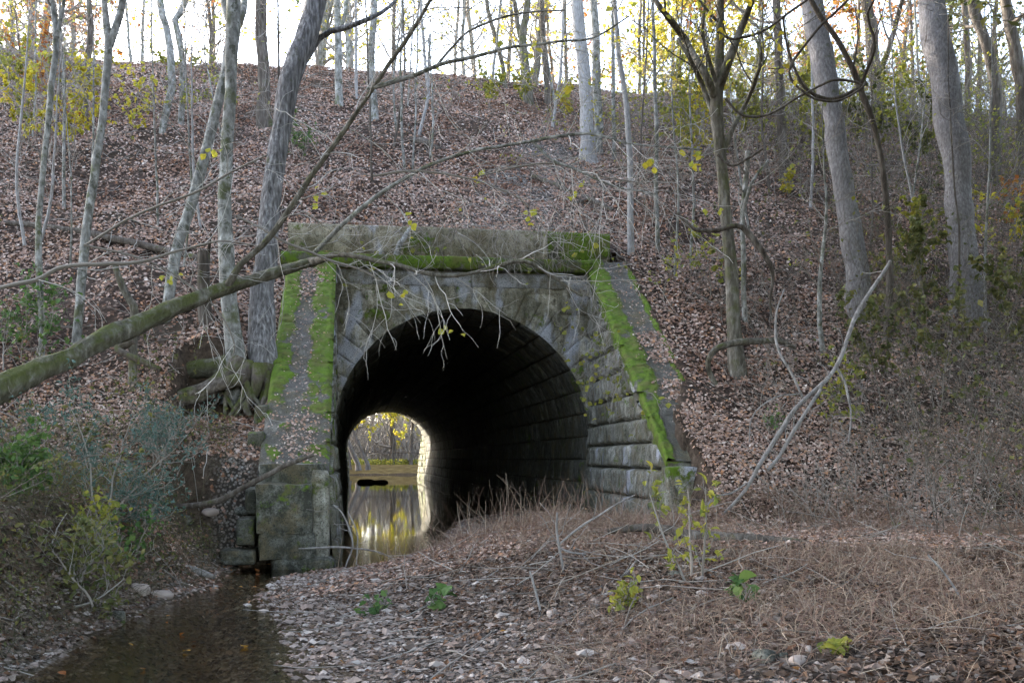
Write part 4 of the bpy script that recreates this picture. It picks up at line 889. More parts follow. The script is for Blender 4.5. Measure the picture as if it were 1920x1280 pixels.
stick('fallen_branch', 'white forked twig standing in the grass below the arch', 'branch', [[(1060, 1090, 8.4, 5), (1052, 1040, 8.4, 5), (1046, 1000, 8.4, 5), (1045, 960, 8.4, 4)], [(1046, 1025, 8.4, 4), (1070, 1035, 8.4, 4), (1100, 1040, 8.4, 3)], [(1048, 1020, 8.4, 4), (1090, 985, 8.4, 4), (1150, 950, 8.4, 3), (1190, 930, 8.4, 2)]], 'deadwood', 3, 5, .3, 11)
stick('fallen_branch', 'short white stick poking out of the grass in the middle foreground', 'branch', [[(1015, 1150, hD(1015, 1150), 5), (1005, 1110, hD(1015, 1150), 5), (994, 1072, hD(1015, 1150), 4)]], 'deadwood', 0, 5, .3, 12)
stick('fallen_branch', 'thin dry cane slanting in the lower right foreground', 'branch', [[(1740, 1040, hD(1800, 1130), 4), (1775, 1080, hD(1800, 1130), 4), (1810, 1140, hD(1800, 1130), 5)]], 'deadwood', 0, 5, .3, 13)
stick('fallen_branch', 'long silvery stick lying in the grass right of centre', 'branch', [[(1080, 1118, hD(1085, 1120), 5), (1120, 1103, hD(1120, 1105), 5), (1170, 1080, hD(1170, 1085), 5), (1196, 1050, hD(1170, 1085), 3)]], 'deadwood', 3, 5, .3, 14)
stick('bare_twig', 'bare curling twigs in front of the arch beside the left wing', 'branch', [[(648, 1062, 11.8, 3), (662, 1015, 11.8, 4), (645, 965, 11.8, 3), (625, 945, 11.8, 2)], [(560, 1028, 11.8, 3), (650, 1025, 11.8, 4), (700, 1030, 11.8, 3), (740, 1050, 11.8, 2)], [(668, 1058, 11.8, 3), (672, 1000, 11.8, 3), (655, 960, 11.8, 2)]], 'deadwood', 3, 5, .25, 15)

# vines hanging over the parapet and in the right trees
rng = np.random.default_rng(55)
root = empty('vine_tangle', tuple(lw(.6, .1, 5.9))); tag(root, 'bare tangled vines hanging over the parapet and arch', 'vines')
acc = Acc(); n = 90
P = [np.stack([rng.uniform(-2.4, 3.4, n), rng.uniform(-.4, .3, n), 5.6 + rng.uniform(0, .4, n)], -1)]; dv = rng.normal(size=(n, 3)) * .8 + [0, -.6, 0]
for k in range(10): dv = dv + rng.normal(size=(n, 3)) * .45 + [0, -.03, -.22]; dv /= np.linalg.norm(dv, axis=1, keepdims=True); P.append(P[-1] + dv * rng.uniform(.05, .22, (n, 1)))
P = np.stack(P, 1); P[:, :, 1] = np.minimum(P[:, :, 1], np.where(P[:, :, 2] < 5.9, .2, 2)); P[:, :, 1] = np.where(P[:, :, 2] < 5.2, np.minimum(P[:, :, 1], -.3), P[:, :, 1])
X, Y = l2w(P[..., 0], P[..., 1]); P = np.stack([X, Y, P[..., 2]], -1)
acc.tubes(P, np.linspace(.007, .003, 11)[None] * rng.uniform(.6, 1.3, (n, 1)), 3)
B1, R1 = grow(rng, P, np.full((n, 11), .006), 3, .2, 1, .5, .6, .8, -.1, .3, 6); acc.tubes(B1, R1.clip(.0028), 3)
acc.build('stems', M['twig'], root)
LP = B1[rng.integers(0, len(B1), 40), -1]; V, F3 = leafmesh(LP, rng.uniform(.06, .13, 40), rng, np.tile([0, -1., .4], (40, 1)), .5, .8); o = mk('leaves', V, F3, M['ygreen']); put(o, root)
root = empty('vine_tangle', tuple(lw(2.3, -1, 4.6))); tag(root, 'leafy creeper trailing down the inner face of the right wing wall', 'vines')
acc = Acc(); n = 60; bq = rng.uniform(-4.6, -.3, n)
P = [np.stack([np.full(n, 2.34), bq, ztop(bq)], -1)]; dv = rng.normal(size=(n, 3)) * .4 + [-.3, 0, -.4]
for k in range(9): dv = dv + rng.normal(size=(n, 3)) * .35 + [-.02, 0, -.25]; dv /= np.linalg.norm(dv, axis=1, keepdims=True); P.append(P[-1] + dv * rng.uniform(.05, .2, (n, 1)))
P = np.stack(P, 1); P[:, :, 0] = P[:, :, 0].clip(1.7, 2.4); X, Y = l2w(P[..., 0], P[..., 1]); P = np.stack([X, Y, P[..., 2]], -1)
acc.tubes(P, np.linspace(.005, .0025, 10)[None] * np.ones((n, 1)), 3); B1, R1 = grow(rng, P, np.full((n, 10), .005), 3, .2, 1, .35, .6, .8, -.1, .3, 5); acc.tubes(B1, R1.clip(.0025), 3)
acc.build('stems', M['twig'], root); LP = B1[rng.integers(0, len(B1), 170), -1]; V, F3 = leafmesh(LP, rng.uniform(.05, .11, 170), rng, np.tile([-.3, -1., .4], (170, 1)), .6, .8); o = mk('leaves', V, F3, M['ygreen']); put(o, root)
vines = [([(1345, 60), (1380, 75), (1440, 55), (1500, 10), (1540, -20)], 'dark vine sweeping right from the mossy forked tree’s top'),
         ([(1600, -10), (1530, 60), (1480, 130), (1510, 175), (1560, 190), (1610, 170), (1622, 155)], 'hooked vine looping before the big leaning trunk at ridge height'),
         ([(1360, 185), (1390, 215), (1440, 215), (1500, 180), (1560, 150), (1610, 155), (1618, 165)], 'slack vine between the mossy forked tree and the dark leaning sapling'),
         ([(1345, 290), (1370, 310), (1400, 300), (1430, 280)], 'short sagging vine on the mossy forked tree, below its forks')]
for i, (v, lab) in enumerate(vines):
    acc = Acc(); limb(acc, [(x, y, 15.6, 5) for x, y in v], 5, 40, .03, i); o = acc.build('hanging_vine', M['dark']); tag(o, lab, 'vine')

# ------------------------------------------------------------------ leafy saplings and shrubs
def sapling(label, x, y, hpx, leaves, nl, lsz=.09, spread=.6, seed=0, name='sapling', cat='sapling', stems=1, D=None, twig='twig', group=None, r0=.012, up=.12, sub=5, asp=.6):
    D = D or hit(x, y); p = px(x, y, D); gz = float(ground(p[0], p[1])); p[2] = gz; H = hpx * D / F; rngb = np.random.default_rng(seed + 900)
    root = empty(name, tuple(p)); tag(root, label, cat, group)
    S = []
    for s in range(stems):
        q = [p + [0, 0, -.06] + (rngb.normal(size=3) * .12 * spread * [1, 1, 0] if stems > 1 else 0)]; dv = rngb.normal(size=3) * .35 * (stems > 1) + rngb.normal(size=3) * .08 + [0, 0, 1]
        for k in range(8): dv = dv + rngb.normal(size=3) * .14 + [0, 0, .1]; dv /= np.linalg.norm(dv); q.append(q[-1] + dv * H / 8)
        S.append(q)
    S = np.array(S); RS = np.linspace(r0, .004, 9)[None] * np.ones((len(S), 1)); acc = Acc(); acc.tubes(S, RS, 5)
    B1, R1 = grow(rngb, S, RS, 9, .15, 1, H * spread * .7, .6, .9, up, .2, 6); B2, R2 = grow(rngb, B1, R1, sub, .2, 1, H * spread * .3, .6, .8, up, .25, 5)
    acc.tubes(B1, R1.clip(.0025), 3); acc.tubes(B2, R2.clip(.002), 3); st = acc.build('stems', M[twig], root)
    if nl:
        LP = B2[rngb.integers(0, len(B2), nl), rngb.integers(1, 5, nl)] + rngb.normal(size=(nl, 3)) * .02
        V, F3 = leafmesh(LP, lsz * rngb.uniform(.6, 1.3, nl), rngb, np.tile([0, -.3, .8], (nl, 1)), .7, asp); o = mk('leaves', V, F3, M[leaves]); put(o, root)
sap = [
 (40, 300, 170, 'yellow', 260, .1, 'yellow sapling at the left edge, high on the slope'),
 (130, 330, 190, 'yellow', 260, .1, 'yellow sapling between the two slim left trunks'),
 (180, 300, 150, 'yellow', 200, .1, 'yellow sapling behind the forked slim trunk'),
 (235, 260, 110, 'yellow', 120, .1, 'small yellow sapling right of the forked slim trunk'),
 (345, 240, 120, 'ygreen', 160, .1, 'yellow green sapling at the foot of the hooked trunk'),
 (60, 250, 160, 'ygreen', 350, .1, 'greenish sapling at the upper left edge below the ridge'),
 (110, 250, 170, 'orange', 200, .1, 'orange-tinted sapling near the left ridge'),
 (430, 210, 90, 'ygreen', 60, .09, 'sparse sapling between the blotchy and the leaning trunks on the slope'),
 (915, 210, 90, 'ygreen', 160, .1, 'yellow green bush left of the mossy pair of trunks'),
 (980, 200, 60, 'ygreen', 120, .1, 'low mossy bush at the foot of the mossy pair'),
 (1060, 230, 70, 'yellow', 110, .1, 'small golden bush left of the thick pale trunk'),
 (1255, 330, 200, 'ygreen', 500, .1, 'bushy yellow sapling left of the mossy forked tree'),
 (1300, 300, 190, 'yellow', 420, .1, 'tall yellow sapling just behind the mossy forked tree'),
 (1345, 320, 150, 'yellow', 260, .1, 'yellow sapling showing through the mossy forked tree'),
 (1420, 300, 140, 'ygreen', 420, .1, 'yellow green sapling between the mossy tree and the brown trunk'),
 (1505, 300, 150, 'ygreen', 500, .1, 'yellow green sapling right of the brown trunk'),
 (1555, 330, 160, 'ygreen', 300, .1, 'yellow green sapling behind the big leaning trunk'),
 (1640, 320, 170, 'olive', 700, .1, 'dense olive sapling right of the big leaning trunk'),
 (1700, 330, 180, 'ygreen', 600, .1, 'olive yellow sapling midway between the two big right trunks'),
 (1745, 360, 170, 'olive', 600, .1, 'dark olive sapling against the big dark trunk'),
 (1480, 370, 50, 'yellow', 90, .09, 'low yellow plant at the foot of the brown trunk'),
 (1720, 640, 200, 'olive', 420, .1, 'leafy olive sapling in the right thicket before the big dark trunk'),
 (1700, 560, 150, 'ygreen', 260, .1, 'yellow-dotted sapling in the right thicket'),
 (1880, 540, 170, 'yellow', 110, .1, 'golden orange sapling near the right edge'),
 (1895, 470, 130, 'orange', 70, .1, 'second golden orange sapling, higher at the right edge'),
 (1850, 700, 220, 'olive', 380, .1, 'dark sapling at the right edge below the golden saplings'),
 (1650, 760, 170, 'olive', 220, .09, 'dark leafy sapling right of the leaning broken branch'),
 (1760, 800, 240, 'olive', 260, .09, 'tall thin dark sapling in the right thicket'),
 (1560, 820, 120, 'ygreen', 90, .08, 'sparse yellow green sapling behind the leaning broken branch'),
 (1330, 560, 120, 'ygreen', 70, .09, 'sparse sapling on the leaf slope right of the wing coping'),
 (1245, 560, 90, 'ygreen', 30, .08, 'thin little sapling beside the right wing coping'),
]
for i, (x, y, h_, lf, nl, lz, lab) in enumerate(sap): sapling(lab, x, y, h_, lf, int(nl * 2.2), lz * 1.1, .6, i)
sapling('tall blue green evergreen shrub on the left bank', 190, 900, 240, 'teal', 1700, .05, .5, 50, 'shrub', 'shrub', 4, 9.8, sub=9, asp=.35)
sapling('spreading blue green evergreen beside the exposed roots', 290, 800, 90, 'teal', 800, .05, .8, 51, 'shrub', 'shrub', 4, 12.5, sub=8, asp=.35)
sapling('bright green shrub at the left edge below the mossy log', 25, 930, 110, 'green', 900, .07, .7, 52, 'shrub', 'shrub', 5, 9.)
sapling('green leafy shrub at the left edge above the mossy log', 30, 690, 130, 'green', 500, .09, .8, 53, 'shrub', 'shrub', 4)
sapling('blue green shrub low on the left bank by the dirt face', 250, 960, 100, 'teal', 900, .05, .8, 54, 'shrub', 'shrub', 4, 10.2, asp=.35)
sapling('olive weed clump overhanging the creek on the left', 130, 1120, 130, 'olive', 700, .06, .8, 55, 'shrub', 'shrub', 5)
sapling('light green weed on the left bank above the half-sunk log', 245, 1060, 90, 'green', 260, .06, .7, 56, 'weed', 'weed', 3)
sapling('yellow green weed on the left bank, left of the dirt face', 165, 1030, 80, 'ygreen', 200, .06, .7, 57, 'weed', 'weed', 3)
sapling('tall yellow-leaved weed in front of the right wing wall’s end', 1290, 1090, 200, 'ygreen', 120, .075, .3, 58, 'weed', 'weed', 3, up=.1, sub=2, asp=.4)
sapling('bright green seedling right of the tall yellow weed', 1382, 1130, 60, 'green', 26, .13, .45, 59, 'weed', 'weed', 2, sub=2)
sapling('green leaf cluster left of the foreground centre', 840, 1140, 40, 'green', 12, .14, .6, 60, 'weed', 'weed', 2, sub=2)
sapling('small green weed on the gravel bar', 715, 1145, 34, 'green', 40, .07, .9, 61, 'weed', 'weed', 3, sub=2)
sapling('yellow green fern-like weed below the silvery stick', 1165, 1150, 60, 'ygreen', 90, .06, .7, 62, 'weed', 'weed', 3, sub=3)
sapling('small bright evergreen sprig on the slope right of the coping', 1440, 805, 30, 'green', 120, .05, .9, 63, 'weed', 'weed', 3, sub=3)
sapling('dark evergreen bush behind the leaning furrowed trunk', 560, 300, 50, 'green', 300, .08, .9, 64, 'shrub', 'shrub', 4, sub=3)
sapling('low green weed near the bottom edge, right of centre', 1545, 1230, 45, 'ygreen', 40, .06, .5, 65, 'weed', 'weed', 2, sub=3)

# ------------------------------------------------------------------ rocks
rng = np.random.default_rng(21)
def rock(label, x, y, wpx, hpx, seed, mat='rock'):
    D = hit(x, y); p = px(x, y, D); s = wpx * D / F; h = hpx * D / F; acc = Acc()
    blob(acc, (0, 0, h * .15), (s * .55, s * .42, h * .6), seed, .3, 10); o = acc.build('rock', M[mat]); o.location = tuple(p); o.rotation_euler = (0, 0, seed); tag(o, label, 'rock', None)
for i, (x, y, w_, h_, lab) in enumerate([(262, 1110, 34, 24, 'grey rock on the left bank beside the water, largest there'), (222, 1160, 30, 22, 'rock at the creek’s left edge below the largest bank rock'), (300, 1118, 44, 16, 'flat rock in the leaves on the left water’s edge'),
    (1435, 1236, 44, 24, 'blue grey rock at the bottom edge, right of centre'), (1497, 1240, 34, 18, 'rusty brown rock right of the blue grey rock'), (1470, 1232, 18, 14, 'small pinkish rock between the blue grey and rusty rocks'), (1518, 1222, 16, 16, 'small grey rock standing behind the rusty rock'),
    (350, 978, 24, 16, 'rounded stone stuck in the dirt bank, left one of two'), (395, 962, 34, 14, 'flat stone in the dirt bank under the curved stick'), (455, 960, 32, 14, 'flat stone on the dirt bank against the wing wall'), (1035, 1155, 24, 18, 'pale stone in the grass by the short white stick'), (1265, 1080, 22, 14, 'pale stone at the foot of the tall yellow weed')]):
    rock(lab, x, y, w_, h_, i * 1.7, 'block' if i % 2 else 'rock')
# gravel
def scatter(n, x0, x1, y0, y1, fn):
    X = rng.uniform(x0, x1, n); Y = rng.uniform(y0, y1, n); k = fn(X, Y); return X[k], Y[k]
def gmask(X, Y):
    _, dr, dl = base(X, Y); a, b = w2l(X, Y)
    ok = ((dr > -.5) & (dr < 3.2 + .8 * fbm(X, Y) * 2) & (rng.random(len(X)) < np.clip(1.25 - dr / 2.7, .05, 1))) | ((dl > -.3) & (dl < .5) & (Y < 13.4))
    return ok & ~((np.abs(a) > 2.45) & (b > -7)) & (Y < 27)
gx, gy = scatter(110000, -4, 2.5, 4.2, 27, gmask); n = len(gx); print('pebbles', n)
gz = np.where(w2l(gx, gy)[1] > -6.3, base(gx, gy)[0], ground(gx, gy))
t6 = np.array([[1, 0, 0], [0, 1, 0], [-1, 0, 0], [0, -1, 0], [.1, .1, .8], [0, 0, -1], [.75, .7, .45], [-.7, .7, .4], [-.7, -.7, .5], [.7, -.75, .4]])
fc = np.array([[0, 6, 4], [6, 1, 4], [1, 7, 4], [7, 2, 4], [2, 8, 4], [8, 3, 4], [3, 9, 4], [9, 0, 4], [0, 1, 6], [1, 2, 7], [2, 3, 8], [3, 0, 9]])
sz = rng.lognormal(-4.25, .5, n).clip(.006, .06); rot = rng.uniform(0, 6.28, n); V = t6[None] * (1 + .3 * rng.normal(size=(n, 10, 1))) * sz[:, None, None] * np.array([1, .75, .65])
c_, s_ = np.cos(rot)[:, None], np.sin(rot)[:, None]; V = np.stack([V[..., 0] * c_ - V[..., 1] * s_, V[..., 0] * s_ + V[..., 1] * c_, V[..., 2]], -1) + np.stack([gx, gy, gz + sz * .15], -1)[:, None]
tag(mk('gravel', V, (np.arange(n)[:, None, None] * 10 + fc[None]).reshape(-1, 3), M['rock']), 'pale creek gravel on the bar and banks', 'gravel', kind='stuff')

# ------------------------------------------------------------------ fallen leaves
def normals(X, Y):
    e = .12; dx = (ground(X + e, Y) - ground(X - e, Y)) / (2 * e); dy = (ground(X, Y + e) - ground(X, Y - e)) / (2 * e)
    N = np.stack([-dx, -dy, np.ones_like(dx)], -1); return N / np.linalg.norm(N, axis=1, keepdims=True)
def view_scatter(n, d0, d1, marg=.8):
    D = np.sqrt(rng.uniform(d0 ** 2, d1 ** 2, n)); return rng.uniform(-.53, .53, n) * (D + marg * 2), D
allV = []; allF = []; off = 0
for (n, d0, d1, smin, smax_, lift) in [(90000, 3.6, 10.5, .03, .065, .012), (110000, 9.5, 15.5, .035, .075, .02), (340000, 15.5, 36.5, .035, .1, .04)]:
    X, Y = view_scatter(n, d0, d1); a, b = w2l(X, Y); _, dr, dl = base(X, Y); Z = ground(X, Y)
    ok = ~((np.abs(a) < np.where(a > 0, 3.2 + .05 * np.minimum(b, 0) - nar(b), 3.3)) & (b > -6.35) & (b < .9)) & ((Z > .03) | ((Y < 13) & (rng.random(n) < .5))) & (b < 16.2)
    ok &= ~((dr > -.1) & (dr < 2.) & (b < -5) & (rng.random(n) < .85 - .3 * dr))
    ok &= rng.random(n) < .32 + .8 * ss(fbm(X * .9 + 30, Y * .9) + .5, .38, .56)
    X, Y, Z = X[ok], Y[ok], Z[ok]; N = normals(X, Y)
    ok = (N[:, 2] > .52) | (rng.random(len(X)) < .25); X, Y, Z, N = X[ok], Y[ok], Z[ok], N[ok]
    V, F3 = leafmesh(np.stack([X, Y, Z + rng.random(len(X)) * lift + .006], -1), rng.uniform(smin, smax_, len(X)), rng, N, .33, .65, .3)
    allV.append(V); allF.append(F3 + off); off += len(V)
# leaves lying on the wings, the ledge and in the culvert mouth
def lay(n, fa, s0, s1, tilt=.25):
    global off
    P, N = fa(n); V, F3 = leafmesh(P, rng.uniform(s0, s1, len(P)), rng, N, tilt, .65, .3); allV.append(V); allF.append(F3 + off); off += len(V)
def on_wing(side, n, lo, hi, cen):
    b = rng.uniform(lo, hi, n); u = np.clip(rng.normal(cen, .2, n), .03, .97); X, Y = l2w(side * (RAD - .07 + u * .9), b)
    return np.stack([X, Y, ztop(b) + .045], -1), np.tile([T_[0] * -.53, T_[1] * -.53, .85], (n, 1))
lay(560, lambda n: on_wing(-1, n, -6.2, 0, .5), .02, .05); lay(260, lambda n: on_wing(-1, n, -1.6, -.2, .5), .03, .07); lay(260, lambda n: on_wing(-1, n, -6.2, -5.1, .45), .025, .055)
lay(500, lambda n: on_wing(1, n, -6, 0, .5), .02, .05); lay(420, lambda n: on_wing(1, n, -3.6, -2.6, .6), .04, .08); lay(420, lambda n: on_wing(1, n, -4.7, -4.1, .6), .04, .08)
lay(350, lambda n: (np.stack([*l2w(rng.uniform(-3.4, 2.5, n), rng.uniform(-.2, .3, n)), np.full(n, 5.225)], -1), np.tile([0, 0, 1.], (n, 1))), .03, .07)
lay(500, lambda n: (np.stack([*l2w(rng.uniform(-3.3, 2.9, n), rng.uniform(.3, .9, n)), np.full(n, 5.89)], -1), np.tile([0, 0, 1.], (n, 1))), .03, .08)
def inbar(n):
    a = rng.uniform(-1, 2.3, n); b = rng.uniform(-6.2, 8, n); X, Y = l2w(a, b); z, dr, _ = base(X, Y); k = dr > 0; return np.stack([X, Y, z + .015], -1)[k], np.tile([0, 0, 1.], (int(k.sum()), 1))
lay(5000, inbar, .03, .08)
VV = np.concatenate(allV[1:]); n4 = 4
_p = [(v, f) for v, f in zip(allV[1:], allF[1:])]
big_v = [v for v, f in _p if len(f) * 2 == len(v)]; oth = [(v, f) for v, f in _p if len(f) * 2 != len(v)]
LV = np.concatenate(big_v).reshape(-1, 4, 3); c_ = LV[:, 0]; red = (fbm(c_[:, 0] * .55 + 11, c_[:, 1] * .55 + 7) + .25 * (rng.random(len(c_)) - .5)) > .1
def leafset(name, L, mat, label, extra=()):
    V = [L.reshape(-1, 3)]; i = np.arange(len(L))[:, None] * 4; Fq = [np.concatenate([i + np.array([[0, 1, 2]]), i + np.array([[0, 2, 3]])])]; n_ = len(V[0])
    for v, f in extra: V.append(v); Fq.append(f - f.min() + n_); n_ += len(v)
    tag(mk(name, np.concatenate(V), np.concatenate(Fq), mat), label, 'leaves', kind='stuff')
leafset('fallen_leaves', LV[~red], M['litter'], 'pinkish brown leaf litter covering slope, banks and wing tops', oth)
leafset('matted_leaves', LV[red], M['rlitter'], 'darker reddish matted leaves lying in drifts on the slope')
tag(mk('damp_leaves', allV[0], allF[0], M['damp']), 'leaves coloured darker for shade among the grass of the near foreground', 'leaves', kind='stuff')
# yellow leaves afloat and on the ground
X, Y = view_scatter(2600, 4, 15); Z = np.maximum(ground(X, Y), .004); a, b = w2l(X, Y); ok = ~((np.abs(a) < 3.35) & (b > -6.35)); X, Y, Z = X[ok], Y[ok], Z[ok]; k = rng.random(len(X)) < .13; X, Y, Z = X[k], Y[k], Z[k]
V, F3 = leafmesh(np.stack([X, Y, Z + .012], -1), rng.uniform(.035, .075, len(X)), rng, np.tile([0, 0, 1.], (len(X), 1)), .2, .75, .1)
tag(mk('fallen_yellow_leaves', V, F3, M['orange']), 'scattered yellow and orange leaves on bank and water', 'leaves', kind='stuff')

# ------------------------------------------------------------------ grasses and brush
def strands(X, Y, L, wdt, mat, name, label, lean=.8, seg=5, droop=.25, zoff=0.):
    n = len(X); Z = ground(X, Y); P = [np.stack([X, Y, Z - .01 + zoff], -1)]; dv = rng.normal(size=(n, 3)) * lean + [0, 0, 1]; dv[:, 2] = np.abs(dv[:, 2]); dv /= np.linalg.norm(dv, axis=1, keepdims=True)
    for k in range(seg):
        dv = dv + rng.normal(size=(n, 3)) * .18 + [0, 0, -droop]; dv /= np.linalg.norm(dv, axis=1, keepdims=True); q = P[-1] + dv * (L / seg)[:, None]; g_ = ground(q[:, 0], q[:, 1]) + .01; q[:, 2] = np.maximum(q[:, 2], g_); P.append(q)
    P = np.stack(P, 1); sd_ = rng.normal(size=(n, 1, 3)); T1 = P[:, -1:] - P[:, :1]; sd_ = np.cross(T1, sd_); sd_ /= np.linalg.norm(sd_, axis=2, keepdims=True) + 1e-9
    ww = (np.linspace(1, .3, seg + 1)[None, :, None] * np.asarray(wdt).reshape(-1, 1, 1)); V = np.stack([P - sd_ * ww, P + sd_ * ww], 2).reshape(-1, 3)
    i = np.arange(n)[:, None] * (seg + 1) * 2; j = np.arange(seg)[None] * 2; F4 = np.stack([i + j, i + j + 1, i + j + 3, i + j + 2], -1).reshape(-1, 4)
    o = mk(name, V, F4, mat, smooth=True); tag(o, label, 'grass', kind='stuff'); return o
X, Y = view_scatter(190000, 3.8, 13.3); _, dr, dl = base(X, Y); a, b = w2l(X, Y)
pn = fbm(X * .7 + 4, Y * .7) + .5
md = np.exp(-(((X - .5) / 1.7) ** 2 + ((Y - 12) / 1.6) ** 2))
k = (dr > .9 + .5 * pn) & (rng.random(len(X)) < np.clip(.16 + .8 * ss(pn, .47, .65) + .7 * md, 0, 1) * ss(dr, .9, 2.2)) & (Y < 13.2)
k &= ~((np.abs(Y - dd) < .5) & (X > .8) & (X < 3.9) & (rng.random(len(X)) < .8))
X, Y, md = X[k], Y[k], md[k]; print('dry', len(X))
strands(X, Y, rng.uniform(.07, .26, len(X)) + .05 * md, rng.uniform(.0012, .0026, len(X)) * (.7 + Y / 10), M['dryg'], 'dry_grass', 'tangled reddish dry grass over the right foreground', .9)
X = rng.normal(.4, 1.2, 700); Y = rng.normal(12.0, .9, 700); k = (base(X, Y)[1] > .6) & (Y < 13.2); X, Y = X[k], Y[k]
strands(X, Y, rng.uniform(.25, .75, len(X)), rng.uniform(.002, .004, len(X)), M['dryg'], 'tall_weeds', 'tall dry weed stalks on the mound before the arch', .3, 6, .05)
X, Y = view_scatter(95000, 4, 14); _, dr, dl = base(X, Y); k = (dl > .1) & (rng.random(len(X)) < .95) & (ground(X, Y) < 1.8); X, Y = X[k], Y[k]; print('bank', len(X))
strands(X, Y, rng.uniform(.12, .5, len(X)), rng.uniform(.0012, .003, len(X)), M['oliveg'], 'bank_grass', 'tangled olive grass and weeds over the left bank', .8)
X, Y = view_scatter(70000, 4, 14); _, dr, dl = base(X, Y); pn = fbm(X * 1.1 + 40, Y * 1.1); k = (dl > .2) & (pn > -.08) & (ground(X, Y) < 1.8); X, Y = X[k], Y[k]
Z = ground(X, Y); V, F3 = leafmesh(np.stack([X, Y, Z + rng.random(len(X)) ** 2 * .35], -1), rng.uniform(.02, .06, len(X)), rng, np.tile([0, -.2, .8], (len(X), 1)), .8, .5)
tag(mk('bank_weeds', V, F3, M['olive']), 'small olive weeds carpeting the left bank', 'weeds', kind='stuff')
# thin bare brush on the slopes
def brush(n, amin, amax, bmin, bmax, hmin, hmax, mat, label, r=.008, dens=None, name='brush', leaf=None, nl=0, lsz=.07):
    a = rng.uniform(amin, amax, n); b = rng.uniform(bmin, bmax, n); X, Y = l2w(a, b); ok = ~((np.abs(a) < 3.6) & (b > -7.) & (b < 1.2)) & (base(X, Y)[1] > 1.5)
    ok |= (base(X, Y)[2] > .5)
    ok &= ~((np.abs(a) < 3.6) & (b > -7.) & (b < 1.2)); ok &= np.abs(X) < .56 * Y + 1
    ok &= Y > 6.5
    if dens is not None: ok &= rng.random(n) < dens(X, Y, a, b)
    X, Y = X[ok], Y[ok]; n = len(X); Z = ground(X, Y); P = [np.stack([X, Y, Z - .05], -1)]; dv = rng.normal(size=(n, 3)) * .35 + [0, 0, 1]; H = rng.uniform(hmin, hmax, n) * (.5 + rng.random(n))
    for k in range(8): dv = dv + rng.normal(size=(n, 3)) * .16 + [0, 0, .05]; dv /= np.linalg.norm(dv, axis=1, keepdims=True); P.append(P[-1] + dv * (H / 8)[:, None])
    P = np.stack(P, 1); acc = Acc(); RR = np.linspace(1, .35, 9)[None] * r * rng.uniform(.5, 1.3, (n, 1)); acc.tubes(P, RR, 3)
    B1, R1 = grow(rng, P, RR, 5, .25, 1, float(hmax) * .35, .6, .8, .04, .2, 6); acc.tubes(B1, R1.clip(.0025), 3); B2, R2 = grow(rng, B1, R1, 2, .3, 1, float(hmax) * .16, .6, .7, .03, .22, 5); acc.tubes(B2, R2.clip(.002), 3)
    tag(acc.build(name, M[mat]), label, 'brush', kind='stuff'); print(name, n)
    if leaf:
        nl = int(nl); LP = B2[rng.integers(0, len(B2), nl), rng.integers(1, 5, nl)]; V, F3 = leafmesh(LP, lsz * rng.uniform(.6, 1.3, nl), rng, np.tile([0, 0, .7], (nl, 1)), .8); tag(mk(name + '_leaves', V, F3, M[leaf]), label + ', its leaves', 'leaves', kind='stuff')
brush(2600, -26, 30, 1.5, 15, .7, 1.9, 'twig', 'thin grey brush over the embankment slope', .008, lambda X, Y, a, b: .35 + .65 * ss(b, 6, 12))
brush(2200, -24, 34, 9, 17, .8, 2.3, 'twig', 'grey scrub along the ridge', .008, None, 'ridge_scrub', 'ygreen', 5000, .08)
brush(420, 3.5, 20, 4, 14.5, 1.2, 3., 'twigd', 'yellow green understorey high on the right slope', .009, None, 'understorey', 'ygreen', 9000, .09)
brush(160, -24, -12, 2, 14.5, 1.2, 3., 'twigd', 'yellow leafed understorey high on the left slope', .009, None, 'low_understorey', 'yellow', 2600, .09)
brush(420, -26, 36, 15.5, 27, 2.5, 6.5, 'twig', 'bare and yellow young growth behind the ridge', .022, None, 'ridge_thicket', 'yellow', 9000, .13)
brush(2600, 4, 24, -13, 14, .8, 2.4, 'twigd', 'dark thicket on the right slope and foreground', .007, lambda X, Y, a, b: ss(X / Y, .2, .42) * .9 + .04, 'thicket', 'olive', 8000, .07)
brush(500, -22, -3.6, -14, 1, .4, 1.1, 'twigd', 'dark brush on the left bank', .005, None, 'bank_brush', 'olive', 2500, .05)
brush(500, 2.8, 12, -10, 0, .4, 1.2, 'twig', 'pale twiggy brush at the toe of the right slope', .005, None, 'toe_brush')

n = 5200; X, Y = view_scatter(n, 4, 36); a, b = w2l(X, Y); k = (base(X, Y)[1] > .3) | (base(X, Y)[2] > .2) | (Y > 14); k &= ~((np.abs(a) < 3.4) & (b > -7) & (b < 1)) & (b < 16); X, Y = X[k], Y[k]; n = len(X)
N = normals(X, Y); P = [np.stack([X, Y, ground(X, Y) + .02], -1)]; dv = rng.normal(size=(n, 3)); dv -= (dv * N).sum(1, keepdims=True) * N * .93; dv /= np.linalg.norm(dv, axis=1, keepdims=True); L = rng.uniform(.12, .75, n) * (1 + .02 * Y)
for k in range(4): dv = dv + rng.normal(size=(n, 3)) * .12; dv /= np.linalg.norm(dv, axis=1, keepdims=True); q = P[-1] + dv * (L / 4)[:, None]; q[:, 2] = np.maximum(q[:, 2], ground(q[:, 0], q[:, 1]) + .015); P.append(q)
P = np.stack(P, 1); acc = Acc(); acc.tubes(P, np.linspace(1, .5, 5)[None] * (rng.uniform(.002, .007, n) * (1 + .02 * Y))[:, None], 4)
tag(acc.build('fallen_twigs', M['twig']), 'broken grey twigs strewn over the leaf litter', 'twigs', kind='stuff')

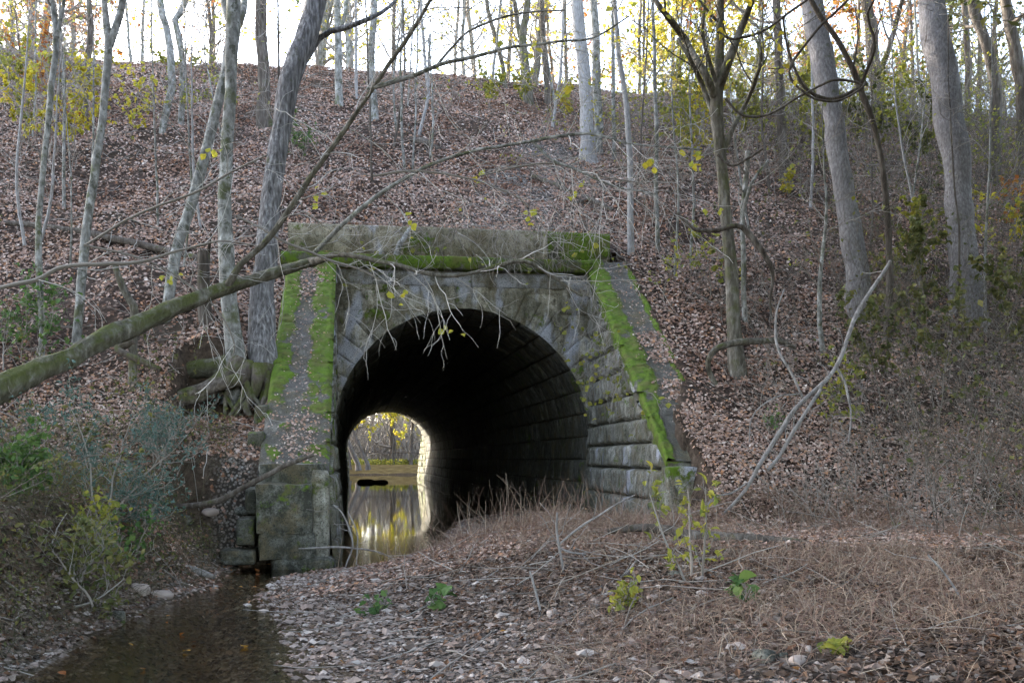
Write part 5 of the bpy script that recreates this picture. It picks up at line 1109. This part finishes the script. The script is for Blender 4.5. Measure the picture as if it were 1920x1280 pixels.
# ------------------------------------------------------------------ unseen trees added behind and beside the camera to darken the clearing's corners
def shade_tree(label, X, Y, H, nl, rad, seed, bark='dark', st=.55):
    rngb = np.random.default_rng(seed); gz = float(ground(X, Y)); root = empty('tree', (X, Y, gz)); tag(root, label, 'tree', 'leafy trees added around the clearing for shade')
    acc = Acc(); n0 = 20; P = np.stack([X + np.cumsum(rngb.normal(size=n0) * .06), Y + np.cumsum(rngb.normal(size=n0) * .06), np.linspace(gz - .3, gz + H, n0)], -1); Rd = np.linspace(.2, .04, n0)
    acc.tubes(P, Rd, 10); acc.build('trunk', M[bark], root); acc = Acc()
    B1, R1 = grow(rngb, P[None], Rd[None], 18, st, .98, rad, .4, 1.1, .05, .14, 8); B2, R2 = grow(rngb, B1, R1, 6, .2, 1, rad * .4, .5, .8, .02, .2, 6); acc.tubes(B1, R1, 4); acc.tubes(B2, R2.clip(.004), 3)
    cr = acc.build('crown', M[bark], root); LP = B2[rngb.integers(0, len(B2), nl), rngb.integers(1, 6, nl)] + rngb.normal(size=(nl, 3)) * .25
    V, F3 = leafmesh(LP, rngb.uniform(.14, .3, nl), rngb, np.tile([0, 0, 1.], (nl, 1)), .6); o = mk('leaves', V, F3, M['olive']); put(o, cr)
for i, (X, Y, H, nl, rad) in enumerate([(9.5, 5.5, 12, 15000, 4.5), (12.5, 12, 13, 12000, 4.), (-7.5, 3, 12, 13000, 4.5), (3.2, -1.5, 13, 16000, 5), (-2.2, -2.5, 13, 14000, 5), (7, 0, 13, 15000, 5), (13.5, 18, 13, 9000, 4), (10.5, 1.5, 12, 14000, 5), (10.8, 9, 13, 15000, 4.5), (13, 14, 14, 14000, 4.5), (13.5, 21, 14, 13000, 4.5), (16.5, 27, 13, 13000, 4.5), (6.2, 5.5, 13, 17000, 4), (3.6, 3.6, 14, 18000, 4.5), (-4, 4.2, 14, 15000, 4.2), (7.2, 9.5, 15, 14000, 4), (-8.5, 8.5, 13, 12000, 4)]):
    shade_tree('dark leafy tree added outside the view to shade the clearing', X, Y, H, nl, rad, 700 + i)
for i, (X, Y, H, nl, rad) in enumerate([(14.5, 7, 11, 15000, 4.5), (18, 13, 12, 15000, 5), (20, 19, 12, 12000, 5), (10.5, -3.5, 11, 16000, 4.5), (14, 1, 11, 15000, 4.5), (4.5, -9, 11, 16000, 4.5), (-12, 7, 11, 12000, 4), (-11, 0, 11, 14000, 4.5)]):
    shade_tree('low dense tree added outside the view to block low skylight', X, Y, H, nl, rad, 760 + i, st=.12)
